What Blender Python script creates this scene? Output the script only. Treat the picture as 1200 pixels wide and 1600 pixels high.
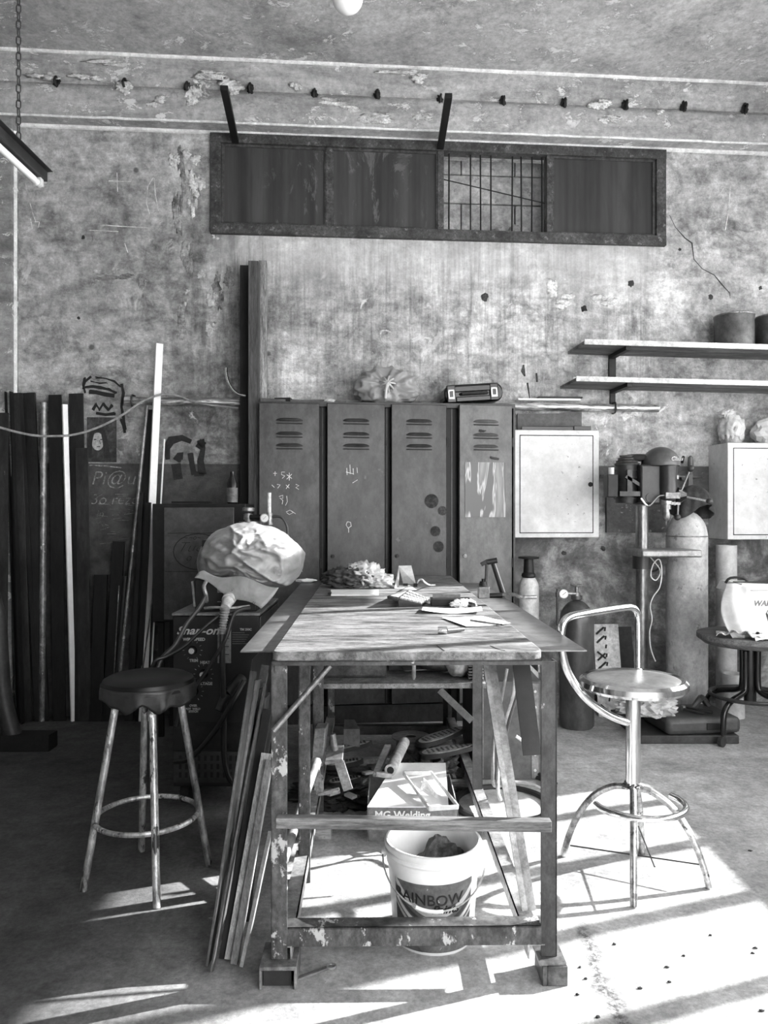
import bpy, bmesh, math, random
from mathutils import Vector, Matrix, noise
R = math.radians
C = bpy.context.scene.collection
for o in list(bpy.data.objects): bpy.data.objects.remove(o)
random.seed(7)

# ---------------------------------------------------------------- camera, sky, sun, exposure
CAMH = 1.36; F0 = 1200.0
cd = bpy.data.cameras.new('camera'); cam = bpy.data.objects.new('camera', cd); C.objects.link(cam)
cam.location = (0, 0, CAMH); cam.rotation_euler = (R(90), 0, 0)
cd.sensor_fit = 'VERTICAL'; cd.sensor_height = 36; cd.lens = F0*36/1600; cd.clip_start = .05; cd.clip_end = 100
bpy.context.scene.camera = cam
w = bpy.data.worlds.new('sky'); bpy.context.scene.world = w; w.use_nodes = True
w.node_tree.nodes['Background'].inputs[0].default_value = (1, 1, 1, 1)
w.node_tree.nodes['Background'].inputs[1].default_value = 6.6
SUN_AZ = R(19.5); SUN_EL = R(26.5)          # light travels towards -X and a little towards the camera
sd = bpy.data.lights.new('sun', 'SUN'); sun = bpy.data.objects.new('sun', sd); C.objects.link(sun)
sd.energy = 17; sd.angle = R(.6); sd.color = (1, 1, 1)
dirv = Vector((-math.cos(SUN_AZ)*math.cos(SUN_EL), -math.sin(SUN_AZ)*math.cos(SUN_EL), -math.sin(SUN_EL)))
sun.rotation_euler = dirv.to_track_quat('-Z', 'Y').to_euler(); sun.location = (8, 5, 6)
vs = bpy.context.scene.view_settings
vs.view_transform = 'Standard'; vs.look = 'None'; vs.gamma = 1; vs.use_curve_mapping = False; vs.exposure = 0.35

# ---------------------------------------------------------------- places
def P(px, py, Y): return Vector(((px-600)/F0*Y, Y, CAMH-(py-800)/F0*Y))
def Fl(px, py, z=0): return P(px, py, (CAMH-z)*F0/(py-800))
TH = math.atan(.0787); WO = Vector((0, 5.28, 0)); WU = Vector((math.cos(TH), math.sin(TH), 0)); WN = Vector((math.sin(TH), -math.cos(TH), 0))
def WY(px, d=0): return (5.28-d/math.cos(TH))/(1-.0787*(px-600)/F0)
def W(px, py, d=0): return P(px, py, WY(px, d))
def wl(px, py, d=0):
    p = W(px, py, d); return (p-WO).dot(WU), p.z
WM = Matrix.Translation(WO) @ Matrix.Rotation(TH, 4, 'Z')     # wall frame: x along the wall, -y into the room
TM = Matrix.Translation((.069, 2.2, 0)) @ Matrix.Rotation(R(.86), 4, 'Z')   # bench frame: x across, y along
EYE = Matrix.Identity(4)

# ---------------------------------------------------------------- mesh builder
class MB:
    def __init__(s): s.bm = bmesh.new()
    def quad_box(s, c8):
        v = [s.bm.verts.new(c) for c in c8]
        for f in ((0,3,2,1),(4,5,6,7),(0,1,5,4),(1,2,6,5),(2,3,7,6),(3,0,4,7)): s.bm.faces.new([v[i] for i in f])
        return s
    def box(s, x0, x1, y0, y1, z0, z1, M=EYE):
        if x0 > x1: x0, x1 = x1, x0
        if y0 > y1: y0, y1 = y1, y0
        if z0 > z1: z0, z1 = z1, z0
        return s.quad_box([M@Vector(c) for c in ((x0,y0,z0),(x1,y0,z0),(x1,y1,z0),(x0,y1,z0),(x0,y0,z1),(x1,y0,z1),(x1,y1,z1),(x0,y1,z1))])
    def bar(s, p, q, w, t, side=(1,0,0)):
        p = Vector(p); q = Vector(q); d = (q-p).normalized(); a = Vector(side); a = (a-d*a.dot(d)).normalized(); b = d.cross(a)
        a = a*w/2; b = b*t/2
        return s.quad_box([p-a-b, p+a-b, p+a+b, p-a+b, q-a-b, q+a-b, q+a+b, q-a+b])
    def angle(s, p, q, w, t, side=(1,0,0)):            # L section
        p = Vector(p); q = Vector(q); d = (q-p).normalized(); a = Vector(side); a = (a-d*a.dot(d)).normalized(); b = d.cross(a)
        s.bar(p, q, w, t, side); o = b*(w/2)-a*(w/2); s.bar(p+o, q+o, t, w, side); return s
    def ring(s, c, a, b, r, n, r2=None):
        r2 = r2 or r
        return [s.bm.verts.new(c+a*(r*math.cos(2*math.pi*i/n))+b*(r2*math.sin(2*math.pi*i/n))) for i in range(n)]
    def skin(s, rings, cap=True, closed=False):
        n = len(rings[0]); m = len(rings)
        for k in range(m if closed else m-1):
            A = rings[k]; B = rings[(k+1) % m]
            for i in range(n):
                try: s.bm.faces.new((A[i], A[(i+1)%n], B[(i+1)%n], B[i]))
                except ValueError: pass
        if cap and not closed:
            for rr in (rings[0][::-1], rings[-1]):
                try: s.bm.faces.new(rr)
                except ValueError: pass
        return s
    def cyl(s, p, q, r, r2=None, n=20):
        p = Vector(p); q = Vector(q); d = (q-p).normalized(); a = d.orthogonal().normalized(); b = d.cross(a)
        return s.skin([s.ring(p, a, b, r, n), s.ring(q, a, b, r if r2 is None else r2, n)])
    def tube(s, pts, r, n=10, closed=False, smooth=0, rr=None):
        pts = [Vector(p) for p in pts]
        if smooth:
            out = []; m = len(pts); rng = range(m if closed else m-1)
            for i in rng:
                g = (lambda j: pts[j % m]) if closed else (lambda j: pts[max(0, min(m-1, j))])
                p0, p1, p2, p3 = g(i-1), g(i), g(i+1), g(i+2)
                for k in range(smooth):
                    t = k/smooth
                    out.append(.5*((2*p1)+(p2-p0)*t+(2*p0-5*p1+4*p2-p3)*t*t+(3*p1-p0-3*p2+p3)*t**3))
            if not closed: out.append(pts[-1])
            pts = out
        m = len(pts); rings = []; a = None
        for i in range(m):
            if closed: d = pts[(i+1)%m]-pts[i-1]
            else: d = pts[min(i+1, m-1)]-pts[max(i-1, 0)]
            d.normalize()
            if a is None: a = d.orthogonal().normalized()
            a = (a-d*a.dot(d)).normalized(); b = d.cross(a)
            rings.append(s.ring(pts[i], a, b, rr[i] if rr else r, n))
        return s.skin(rings, closed=closed)
    def lathe(s, prof, c, n=32, axis=(0,0,1), cap=True, M=None):
        c = Vector(c); d = Vector(axis).normalized(); a = Vector((1,0,0)) if abs(d.x) < .9 else Vector((0,1,0)); a = (a-d*a.dot(d)).normalized(); b = d.cross(a)
        return s.skin([s.ring(c+d*h, a, b, max(r, .0004), n) for r, h in prof], cap=cap)
    def torus(s, c, r, t, n=40, k=8, axis=(0,0,1), a0=0, a1=360, ry=None):
        d = Vector(axis).normalized(); a = Vector((1,0,0)) if abs(d.x) < .9 else Vector((0,1,0)); a = (a-d*a.dot(d)).normalized(); b = d.cross(a); c = Vector(c)
        full = (a1-a0) >= 360; cnt = n if full else n+1
        pts = [c+a*(r*math.cos(R(a0+(a1-a0)*i/n)))+b*((ry or r)*math.sin(R(a0+(a1-a0)*i/n))) for i in range(cnt)]
        return s.tube(pts, t, k, closed=full)
    def prism(s, poly, off):
        off = Vector(off); A = [s.bm.verts.new(Vector(p)) for p in poly]; B = [s.bm.verts.new(Vector(p)+off) for p in poly]; n = len(A)
        s.bm.faces.new(A[::-1]); s.bm.faces.new(B)
        for i in range(n): s.bm.faces.new((A[i], A[(i+1)%n], B[(i+1)%n], B[i]))
        return s
    def blob(s, c, r, amp=.15, sc=3, seed=0, sub=4, flat=None, ridge=0, M=None):
        t = bmesh.new(); bmesh.ops.create_icosphere(t, subdivisions=sub, radius=1)
        c = Vector(c); off = Vector((seed*7.3, seed*3.1, seed*1.7)); mp = {}
        for v in t.verts:
            p = v.co.copy(); nz = noise.noise(p*sc+off)
            if ridge == 2:
                q0 = p*sc+off+Vector((0, 0, 1))*.3*noise.noise(p*2); d_ = noise.voronoi(q0)[0]; d2 = noise.voronoi(q0*2.1)[0]; nz = .9*math.exp(-(d_[1]-d_[0])*5)+.35*math.exp(-(d2[1]-d2[0])*6)-.3+.5*noise.noise(p*sc*.5+off)
            elif ridge: nz = (1-abs(noise.noise(p*sc+off))*2)*.6 + (1-abs(noise.noise(p*sc*2.3+off))*2)*.35-.4
            q = p*(1+amp*nz*1.6+amp*.4*noise.noise(p*sc*3+off))
            q = Vector((q.x*r[0], q.y*r[1], q.z*r[2]))
            if M: q = M@q
            q = c+q
            if flat is not None and q.z < flat: q.z = flat+ (q.z-flat)*.02
            mp[v.index] = s.bm.verts.new(q)
        for f in t.faces: s.bm.faces.new([mp[v.index] for v in f.verts])
        t.free(); return s
    def sheet(s, corners, nx, ny, th, fn=None):    # corners p00,p10,p11,p01 ; a thin wavy sheet with real thickness
        p00, p10, p11, p01 = [Vector(p) for p in corners]; nrm = (p10-p00).cross(p01-p00).normalized()
        lay = []
        for sg in (0, 1):
            g = []
            for j in range(ny+1):
                row = []
                for i in range(nx+1):
                    u, v = i/nx, j/ny
                    p = p00*(1-u)*(1-v)+p10*u*(1-v)+p11*u*v+p01*(1-u)*v
                    if fn: p = p+fn(u, v)
                    row.append(s.bm.verts.new(p+nrm*th*sg))
                g.append(row)
            lay.append(g)
        A, B = lay
        for j in range(ny):
            for i in range(nx):
                s.bm.faces.new((A[j][i], A[j+1][i], A[j+1][i+1], A[j][i+1])); s.bm.faces.new((B[j][i], B[j][i+1], B[j+1][i+1], B[j+1][i]))
        for i in range(nx):
            s.bm.faces.new((A[0][i], A[0][i+1], B[0][i+1], B[0][i])); s.bm.faces.new((A[ny][i+1], A[ny][i], B[ny][i], B[ny][i+1]))
        for j in range(ny):
            s.bm.faces.new((A[j+1][0], A[j][0], B[j][0], B[j+1][0])); s.bm.faces.new((A[j][nx], A[j+1][nx], B[j+1][nx], B[j][nx]))
        return s
    def text(s, txt, size, M, ext=.0004, shear=0, fn=None, bold=0, sx=1):
        cu = bpy.data.curves.new('t', 'FONT'); cu.body = txt; cu.size = size; cu.extrude = ext; cu.shear = shear; cu.offset = bold; cu.resolution_u = 3
        ob = bpy.data.objects.new('t', cu); C.objects.link(ob); dg = bpy.context.evaluated_depsgraph_get()
        me = bpy.data.meshes.new_from_object(ob.evaluated_get(dg)); bpy.data.objects.remove(ob)
        vv = []
        for v in me.vertices:
            p = Vector((v.co.x*sx, v.co.y, v.co.z)); p = fn(p) if fn else M@p; vv.append(s.bm.verts.new(p))
        for f in me.polygons:
            try: s.bm.faces.new([vv[i] for i in f.vertices])
            except ValueError: pass
        bpy.data.meshes.remove(me); return s
    def ribbon(s, pts, w, nrm, lift=.001, th=.0006):   # painted stroke on a surface with normal nrm
        nrm = Vector(nrm).normalized(); pts = [Vector(p) for p in pts]; rings = []
        for i, p in enumerate(pts):
            d = (pts[min(i+1, len(pts)-1)]-pts[max(i-1, 0)]).normalized(); a = nrm.cross(d).normalized()
            ww = w[i] if isinstance(w, (list, tuple)) else w
            b = p+nrm*lift
            rings.append([s.bm.verts.new(b-a*ww/2), s.bm.verts.new(b+a*ww/2), s.bm.verts.new(b+a*ww/2+nrm*th), s.bm.verts.new(b-a*ww/2+nrm*th)])
        return s.skin(rings)
    def move(s, M): bmesh.ops.transform(s.bm, matrix=M, verts=s.bm.verts); return s

def mesh_of(name, mb, m, sharp=38, bevel=0, smooth=True):
    bmesh.ops.recalc_face_normals(mb.bm, faces=mb.bm.faces)
    me = bpy.data.meshes.new(name); mb.bm.to_mesh(me); mb.bm.free()
    if smooth:
        me.shade_smooth(); me.set_sharp_from_angle(angle=R(sharp))
    me.materials.append(m)
    o = bpy.data.objects.new(name, me); C.objects.link(o)
    if bevel:
        b = o.modifiers.new('bevel', 'BEVEL'); b.width = bevel; b.segments = 2; b.limit_method = 'ANGLE'; b.angle_limit = R(50)
    return o
def props(o, label=None, cat=None, group=None, kind=None):
    if label: o['label'] = label
    if cat: o['category'] = cat
    if group: o['group'] = group
    if kind: o['kind'] = kind
    return o
def base_of(objs):
    lo = Vector((1e9,)*3); hi = -lo
    for o in objs:
        for v in o.data.vertices:
            for k in range(3): lo[k] = min(lo[k], v.co[k]); hi[k] = max(hi[k], v.co[k])
    return Vector(((lo.x+hi.x)/2, (lo.y+hi.y)/2, lo.z))
def one(name, mb, m, label, cat, group=None, kind=None, **k):
    o = mesh_of(name, mb, m, **k); b = base_of([o]); o.data.transform(Matrix.Translation(-b)); o.location = b
    return props(o, label, cat, group, kind)
def struct(name, mb, m, **k):
    return props(mesh_of(name, mb, m, **k), kind='structure')
class Thing:
    def __init__(s, name, label, cat, group=None, kind=None):
        s.e = bpy.data.objects.new(name, None); C.objects.link(s.e); s.e.empty_display_size = .1
        props(s.e, label, cat, group, kind); s.objs = []
    def part(s, name, mb, m, under=None, label=None, kind=None, **k):
        o = mesh_of(name, mb, m, **k); o.parent = under or s.e; s.objs.append(o)
        if label: o['label'] = label
        if kind: o['kind'] = kind
        return o
    def done(s):
        b = base_of(s.objs)
        for o in s.objs: o.data.transform(Matrix.Translation(-b))
        s.e.location = b; return s.e
def wb(mb, x0, y0, x1, y1, df, db, M=WM):        # a box square to the back wall, its front face filling the given picture rectangle
    xm = (x0+x1)/2; s0, _ = wl(x0, 800, df); s1, _ = wl(x1, 800, df); z1 = wl(xm, y0, df)[1]; z0 = wl(xm, y1, df)[1]
    return mb.box(s0, s1, -df, -db, z0, z1, M)

# ---------------------------------------------------------------- materials
class N:
    def __init__(s, name):
        s.m = bpy.data.materials.new(name); s.m.use_nodes = True; s.t = s.m.node_tree; s.b = s.t.nodes['Principled BSDF']
        s.co = s.t.nodes.new('ShaderNodeTexCoord').outputs['Object']
    def lk(s, a, b):
        if isinstance(a, (int, float)): b.default_value = a
        else: s.t.links.new(a, b)
    def mapp(s, sc, loc=(0,0,0), rot=(0,0,0)):
        n = s.t.nodes.new('ShaderNodeMapping'); n.inputs['Scale'].default_value = sc; n.inputs['Location'].default_value = loc; n.inputs['Rotation'].default_value = rot
        s.t.links.new(s.co, n.inputs[0]); return n.outputs[0]
    def noise(s, scale=5, det=6, rough=.6, vec=None, dist=0):
        n = s.t.nodes.new('ShaderNodeTexNoise'); n.inputs['Scale'].default_value = scale; n.inputs['Detail'].default_value = det; n.inputs['Roughness'].default_value = rough; n.inputs['Distortion'].default_value = dist
        s.t.links.new(vec or s.co, n.inputs['Vector']); return n.outputs[0]
    def vor(s, scale=5, vec=None, feat='F1'):
        n = s.t.nodes.new('ShaderNodeTexVoronoi'); n.feature = feat; n.inputs['Scale'].default_value = scale; s.t.links.new(vec or s.co, n.inputs['Vector']); return n.outputs[0]
    def ramp(s, x, *st, mode='LINEAR'):
        n = s.t.nodes.new('ShaderNodeValToRGB'); s.t.links.new(x, n.inputs[0]); e = n.color_ramp.elements; n.color_ramp.interpolation = mode
        while len(e) < len(st): e.new(.5)
        for i, (p, v) in enumerate(st): e[i].position = p; e[i].color = (v, v, v, 1)
        return n.outputs[0]
    def math(s, op, a, b=0, c=None):
        n = s.t.nodes.new('ShaderNodeMath'); n.operation = op; s.lk(a, n.inputs[0]); s.lk(b, n.inputs[1])
        if c is not None: s.lk(c, n.inputs[2])
        return n.outputs[0]
    def mul(s, a, b): return s.math('MULTIPLY', a, b)
    def add(s, a, b): return s.math('ADD', a, b)
    def mix(s, f, a, b):
        n = s.t.nodes.new('ShaderNodeMix'); s.lk(f, n.inputs[0]); s.lk(a, n.inputs[2]); s.lk(b, n.inputs[3]); return n.outputs[0]
    def xyz(s):
        n = s.t.nodes.new('ShaderNodeSeparateXYZ'); s.t.links.new(s.co, n.inputs[0]); return n.outputs
    def box(s, x, a, b, soft=.1):     # 1 inside [a,b]
        n = s.t.nodes.new('ShaderNodeMapRange'); n.interpolation_type = 'SMOOTHSTEP'; s.lk(x, n.inputs[0]); n.inputs[1].default_value = a-soft; n.inputs[2].default_value = a+soft
        m = s.t.nodes.new('ShaderNodeMapRange'); m.interpolation_type = 'SMOOTHSTEP'; s.lk(x, m.inputs[0]); m.inputs[1].default_value = b-soft; m.inputs[2].default_value = b+soft; m.inputs[3].default_value = 1; m.inputs[4].default_value = 0
        return s.mul(n.outputs[0], m.outputs[0])
    def out(s, col, rough=.7, metal=0, bump=None, bs=.3, bd=.01, spec=.5):
        c = s.t.nodes.new('ShaderNodeCombineColor'); 
        for i in range(3): s.lk(col, c.inputs[i])
        s.t.links.new(c.outputs[0], s.b.inputs['Base Color']); s.lk(rough, s.b.inputs['Roughness']); s.lk(metal, s.b.inputs['Metallic']); s.b.inputs['Specular IOR Level'].default_value = spec
        if bump is not None:
            n = s.t.nodes.new('ShaderNodeBump'); n.inputs['Strength'].default_value = bs; n.inputs['Distance'].default_value = bd; s.t.links.new(bump, n.inputs['Height']); s.t.links.new(n.outputs[0], s.b.inputs['Normal'])
        return s.m
_c = {}
def mat(v, rough=.55, metal=0, var=.35, sc=7, st=(1,1,1), bs=.25, spot=None, spotv=.5, spots=18, spec=.5, kind='paint'):
    key = (v, rough, metal, var, sc, st, bs, spot, spotv, spots, spec)
    if key in _c: return _c[key]
    v *= .58+.42*min(1, max(0, (v-.1)/.35))
    n = N('%s_%02d' % (kind, len(_c)))
    mp = n.mapp(st); a = n.noise(sc, 8, .7, mp, .3); b = n.noise(sc*5, 8, .8, mp); g = n.noise(sc*.3, 4, .6, mp)
    col = n.mul(n.ramp(a, (.34, v*(1-var*1.2)), (.66, min(1, v*(1+var*1.2)))), n.mul(n.ramp(b, (.38, 1-var*.95), (.62, 1+var*.75)), n.ramp(g, (.35, 1-var*.5), (.65, 1+var*.4))))
    if spot:
        k = n.ramp(n.noise(spots, 5, .7, mp), (spot, 0), (min(1, spot+.04), 1)); col = n.mix(k, col, spotv)
    m = n.out(n.math('MAXIMUM', col, .004), rough, metal, b, bs, .002, spec); _c[key] = m; return m
def wood(v, var=.45, sc=4, st=(1,12,12), rough=.75): return mat(v, rough, 0, var, sc, st, .4, kind='wood')
BLACK = mat(.014, .5, var=.4, spec=.35); BLKGLOSS = mat(.014, .22, var=.2); DARK = mat(.032, .55, var=.4, spec=.35); DKSTEEL = mat(.075, .45, .3, .4, kind='steel')
STEEL = mat(.3, .4, .7, .4, 9, spot=.62, spotv=.1, kind='steel'); MIDPAINT = mat(.2, .5, 0, .35); GREY = mat(.32, .55); LIGHT = mat(.6, .5, var=.15); WHITE = mat(.82, .5, var=.08)
PAPER = mat(.85, .85, var=.05, bs=.05, kind='paper'); RUBBER = mat(.03, .7, var=.3); RUST = mat(.12, .7, .2, .6, 14, spot=.58, spotv=.3, spots=30, kind='rusty')
PAINTW = mat(.58, .5, var=.12, sc=3, spot=.66, spotv=.15, spots=26); CHALK = mat(.6, .9, var=.2, bs=0); INK = mat(.02, .8, var=.1, bs=0)
def chrome(r=.12, v=.85):
    n = N('polished_steel'); a = n.noise(14, 5, .6); return n.out(n.ramp(a, (.3, v*.8), (.6, v)), n.ramp(a, (.3, r*.6), (.75, r*1.8)), 1)
CHROME = chrome()
def plastic(name, v, al, rough=.25, sc=9, sss=0):
    n = N(name); a = n.noise(sc, 6, .6, dist=.8); col = n.ramp(a, (.3, v*.82), (.65, v))
    m = n.out(col, rough, 0, n.noise(sc*2, 4, .6, dist=.8), .25, .003); n.lk(n.ramp(a, (.3, al[0]), (.7, al[1])), n.b.inputs['Alpha']); return m
# ---------------------------------------------------------------- the room's surfaces
def wall_material():
    n = N('stained_plaster'); X, Y, Z = n.xyz()
    wv = n.mapp((1, 1, .8)); big = n.noise(1.25, 9, .66, wv, .35); med = n.noise(4.2, 10, .72, dist=.25); grit = n.noise(15, 10, .82); fine = n.noise(48, 8, .8)
    b1 = n.noise(5, 7, .65, n.mapp((1, 1, 3.4), rot=(0, R(32), 0)), .3); b2 = n.noise(5, 7, .65, n.mapp((1, 1, 3.0), (3, 0, 2), (0, R(-38), 0)), .3)
    brush = n.mul(n.ramp(b1, (.32, .78), (.5, 1), (.68, 1.16)), n.ramp(b2, (.32, .82), (.5, 1), (.68, 1.14)))
    col = n.ramp(big, (.36, .28), (.46, .40), (.56, .50), (.66, .66))
    col = n.mul(n.mul(col, n.ramp(med, (.36, .5), (.48, .98), (.62, 1.38))), n.mul(brush, n.mul(n.ramp(grit, (.38, .68), (.6, 1.25)), n.ramp(fine, (.4, .85), (.6, 1.1)))))
    # faint tide marks of old damp, only here and there
    rim = n.noise(1.7, 7, .6, n.mapp((1, 1, 1), (5, 0, 3)), .5); rk = n.mul(n.ramp(rim, (.53, 0), (.56, .55), (.575, .05), (.6, 0)), n.ramp(n.noise(.9, 3, .5, n.mapp((1, 1, 1), (2, 0, 7))), (.48, 0), (.6, 1)))
    col = n.mix(rk, col, n.mul(col, .42))
    # vertical runs below the window
    run = n.noise(1, 8, .75, n.mapp((13, 1, .8)), .35); run2 = n.noise(1, 6, .7, n.mapp((42, 1, 1.6)), .15)
    msk = n.mul(n.box(X, -1.25, 2.0, .25), n.mul(n.box(Z, 2.1, 3.3, .8), n.ramp(n.noise(1.1, 4, .6, n.mapp((1.6, 1, .6), (1, 0, 4))), (.35, .35), (.55, 1))))
    rr = n.mul(n.ramp(run, (.33, .38), (.45, .95), (.58, 1.25), (.7, 1.6)), n.ramp(run2, (.32, .6), (.5, 1.05), (.7, 1.2)))
    top = n.mul(n.box(Z, 2.95, 3.3, .22), n.box(X, -1.15, 1.9, .1)); col = n.mix(n.mul(top, .5), col, .75)
    col = n.mix(n.mul(msk, .9), col, n.mul(col, rr))
    # darker damp patch column left of the window and around the tall timbers
    dk = n.mul(n.mul(n.box(X, -1.5, -.85, .15), n.box(Z, 1.5, 3.9, .3)), n.ramp(n.noise(1.7, 6, .6, n.mapp((2.4, 1, .7)), .5), (.42, 0), (.54, .8)))
    col = n.mix(dk, col, n.mul(col, .5))
    # white salt bloom
    bl = n.mul(n.ramp(n.noise(5, 9, .72, dist=1), (.6, 0), (.64, .9)), n.ramp(n.noise(1.3, 3), (.45, 0), (.6, 1)))
    col = n.mix(bl, col, .85)
    # scratches
    for rot, sc in ((28, 30), (-35, 36), (4, 24)):
        s_ = n.noise(1, 2, .5, n.mapp((2.2, 1, sc*3), rot=(0, R(rot), 0))); col = n.mix(n.mul(n.ramp(s_, (.70, 0), (.73, .5)), n.ramp(n.noise(2.1, 2), (.5, 0), (.6, 1))), col, .72)
    # dado paint band: dark on the lower wall, flaking
    band = n.box(Z, -1, 1.685, .006)
    flake = n.ramp(n.noise(4.5, 9, .75, dist=.5), (.47, 1), (.56, .45)); lo = n.box(Z, -1, 1.5, .15)
    rt = n.box(X, .95, 3.4, .2)
    dark = n.mul(n.ramp(med, (.3, .06), (.7, .15)), n.ramp(n.noise(12, 5), (.3, .7), (.7, 1.3)))
    lt = n.mul(n.ramp(n.noise(3, 9, .75, dist=.3), (.36, .07), (.5, .2), (.63, .5)), brush)
    low = n.mix(n.mul(rt, lo), dark, lt)
    low = n.mix(n.mul(n.ramp(n.noise(16, 8, .8), (.62, 0), (.66, .6)), .7), low, .4)
    col = n.mix(band, col, low)
    # grubby strip between pipe height and the dado
    st = n.mul(n.box(Z, 1.68, 2.12, .02), n.box(X, -2.6, -.9, .1)); col = n.mix(n.mul(st, .45), col, n.mul(col, .55))
    pit = n.ramp(n.vor(2.1, n.mapp((1, 1, 1))), (.035, 1), (.05, 0)); col = n.mix(n.mul(pit, .7), col, .06)
    h = n.add(n.mul(med, .7), n.add(n.mul(fine, .22), n.add(n.mul(grit, .6), n.mul(b1, .5))))
    return n.out(n.math('MAXIMUM', col, .02), .9, 0, h, .85, .03, .25)
def beam_material(base=.42, name='flaking_beam_paint'):
    n = N(name); X, Y, Z = n.xyz()
    a = n.noise(1, 10, .75, n.mapp((1.4, 1.4, 6)), .3); col = n.mul(n.ramp(a, (.36, base*.6), (.5, base), (.64, base*1.35)), n.ramp(n.noise(22, 8, .8), (.38, .75), (.62, 1.2)))
    fz = n.noise(1, 12, .8, n.mapp((6, 7, 11)), .4); f = n.ramp(fz, (.555, 0), (.575, 1)); g = n.ramp(n.noise(1, 4, .6, n.mapp((1.6, 1.6, 2.4))), (.46, 0), (.52, 1))
    col = n.mix(n.mul(f, g), col, .78)
    rim = n.ramp(fz, (.535, 0), (.55, .7), (.56, 0)); col = n.mix(n.mul(rim, g), col, .16)
    d = n.mul(n.ramp(n.noise(1, 12, .82, n.mapp((5, 7, 7)), .3), (.53, 0), (.56, .45)), n.ramp(n.noise(1, 4, .6, n.mapp((1.1, 1.1, 2), (3, 1, 2))), (.48, 0), (.55, 1))); col = n.mix(d, col, base*.38)
    return n.out(col, .9, 0, n.add(n.mul(f, .4), n.noise(24, 8, .8)), .6, .015, .25)
def floor_material():
    n = N('worn_concrete'); X, Y, Z = n.xyz()
    a = n.noise(1.3, 8, .65, dist=.5); b = n.noise(8, 10, .8); c = n.noise(50, 8, .8)
    col = n.mul(n.ramp(a, (.3, .42), (.5, .56), (.7, .66)), n.ramp(b, (.36, .66), (.64, 1.3)))
    col = n.mul(col, n.ramp(c, (.4, .78), (.6, 1.15)))
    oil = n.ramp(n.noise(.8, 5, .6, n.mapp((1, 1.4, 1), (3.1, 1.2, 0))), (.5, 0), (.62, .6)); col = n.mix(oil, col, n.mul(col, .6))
    lf = n.box(X, -9, -.6, .6); col = n.mix(n.mul(lf, .93), col, n.mul(col, .13))      # shade of the shop's left side painted into the floor colour
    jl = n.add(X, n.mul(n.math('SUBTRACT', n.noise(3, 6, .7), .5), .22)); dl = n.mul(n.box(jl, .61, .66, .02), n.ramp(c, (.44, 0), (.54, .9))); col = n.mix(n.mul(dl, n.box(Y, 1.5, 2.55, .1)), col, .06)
    spk = n.ramp(n.vor(26), (.05, 1), (.09, 0)); col = n.mix(n.mul(spk, n.ramp(b, (.5, 0), (.6, .8))), col, .05)
    h = n.add(n.mul(n.noise(11, 12, .85), 1.2), n.add(n.mul(c, .3), n.mul(n.noise(2.5, 4), .8)))
    return n.out(n.math('MAXIMUM', col, .015), .85, 0, h, .9, .022, .3)
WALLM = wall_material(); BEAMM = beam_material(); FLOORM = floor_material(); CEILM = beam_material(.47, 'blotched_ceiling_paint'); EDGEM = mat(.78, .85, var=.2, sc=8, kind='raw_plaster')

# floor, ceiling, walls --------------------------------------------------------
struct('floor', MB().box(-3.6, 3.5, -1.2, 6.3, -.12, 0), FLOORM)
CZ = 4.36
struct('ceiling', MB().box(-3.6, 3.5, -1.2, 6.3, CZ, CZ+.15), CEILM)
# back wall with the window opening
ws0, _ = wl(334, 300); ws1, _ = wl(1034, 300); wz0 = 3.255; wz1 = 3.895
m = MB()
m.box(-3.2, ws0, 0, .22, 0, CZ, WM).box(ws1, 3.2, 0, .22, 0, CZ, WM).box(ws0, ws1, 0, .22, 0, wz0, WM).box(ws0, ws1, 0, .22, wz1, CZ, WM)
bw = struct('wall_back', m.move(WM.inverted()), WALLM); bw.matrix_world = WM
m = MB()      # down-stand beam: two slightly tilted faces meeting in a shallow groove
prof = [(0, 3.93), (-.125, 3.93), (-.13, 3.97), (-.13, 4.11), (-.118, 4.14), (-.098, 4.155), (-.092, 4.165), (-.104, 4.185), (-.118, 4.22), (-.118, CZ), (0, CZ)]
m.prism([(-3.2, y, z) for y, z in prof], (6.4, 0, 0))
bm_ = struct('trim_1', m, BEAMM); bm_.matrix_world = WM
m = MB()      # bright chipped plaster edges; the soffit strip paints in light bounced off the floor
for (y, z, r) in ((-.12, CZ-.004, .013), (-.126, 3.932, .008), (-.004, 3.925, .016)):
    pts = [(-3.1+i*.1, y+random.uniform(-.002, .002), z+random.uniform(-.002, .002)) for i in range(63)]
    m.tube(pts, r, 6)
t = struct('trim_2', m, EDGEM); t.matrix_world = WM
m = MB(); s1, _ = wl(18, 400, .115); m.box(-3.2, s1, -.115, 0, 0, 3.93, WM)
t = struct('wall_corner_pier', m.move(WM.inverted()), beam_material(.3, 'pier_paint')); t.matrix_world = WM; t.name = 'wall_back_pier'
m = MB(); s1, _ = wl(22, 400, .06); m.tube([(s1, -.06, z*.1+1.75) for z in range(0, 22)], .02, 8)
t = struct('trim_3', m, EDGEM); t.matrix_world = WM
struct('wall_left', MB().box(-3.3, -3.0, -1.2, 5.2, 0, CZ), beam_material(.2, 'left_wall_paint'))

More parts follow.
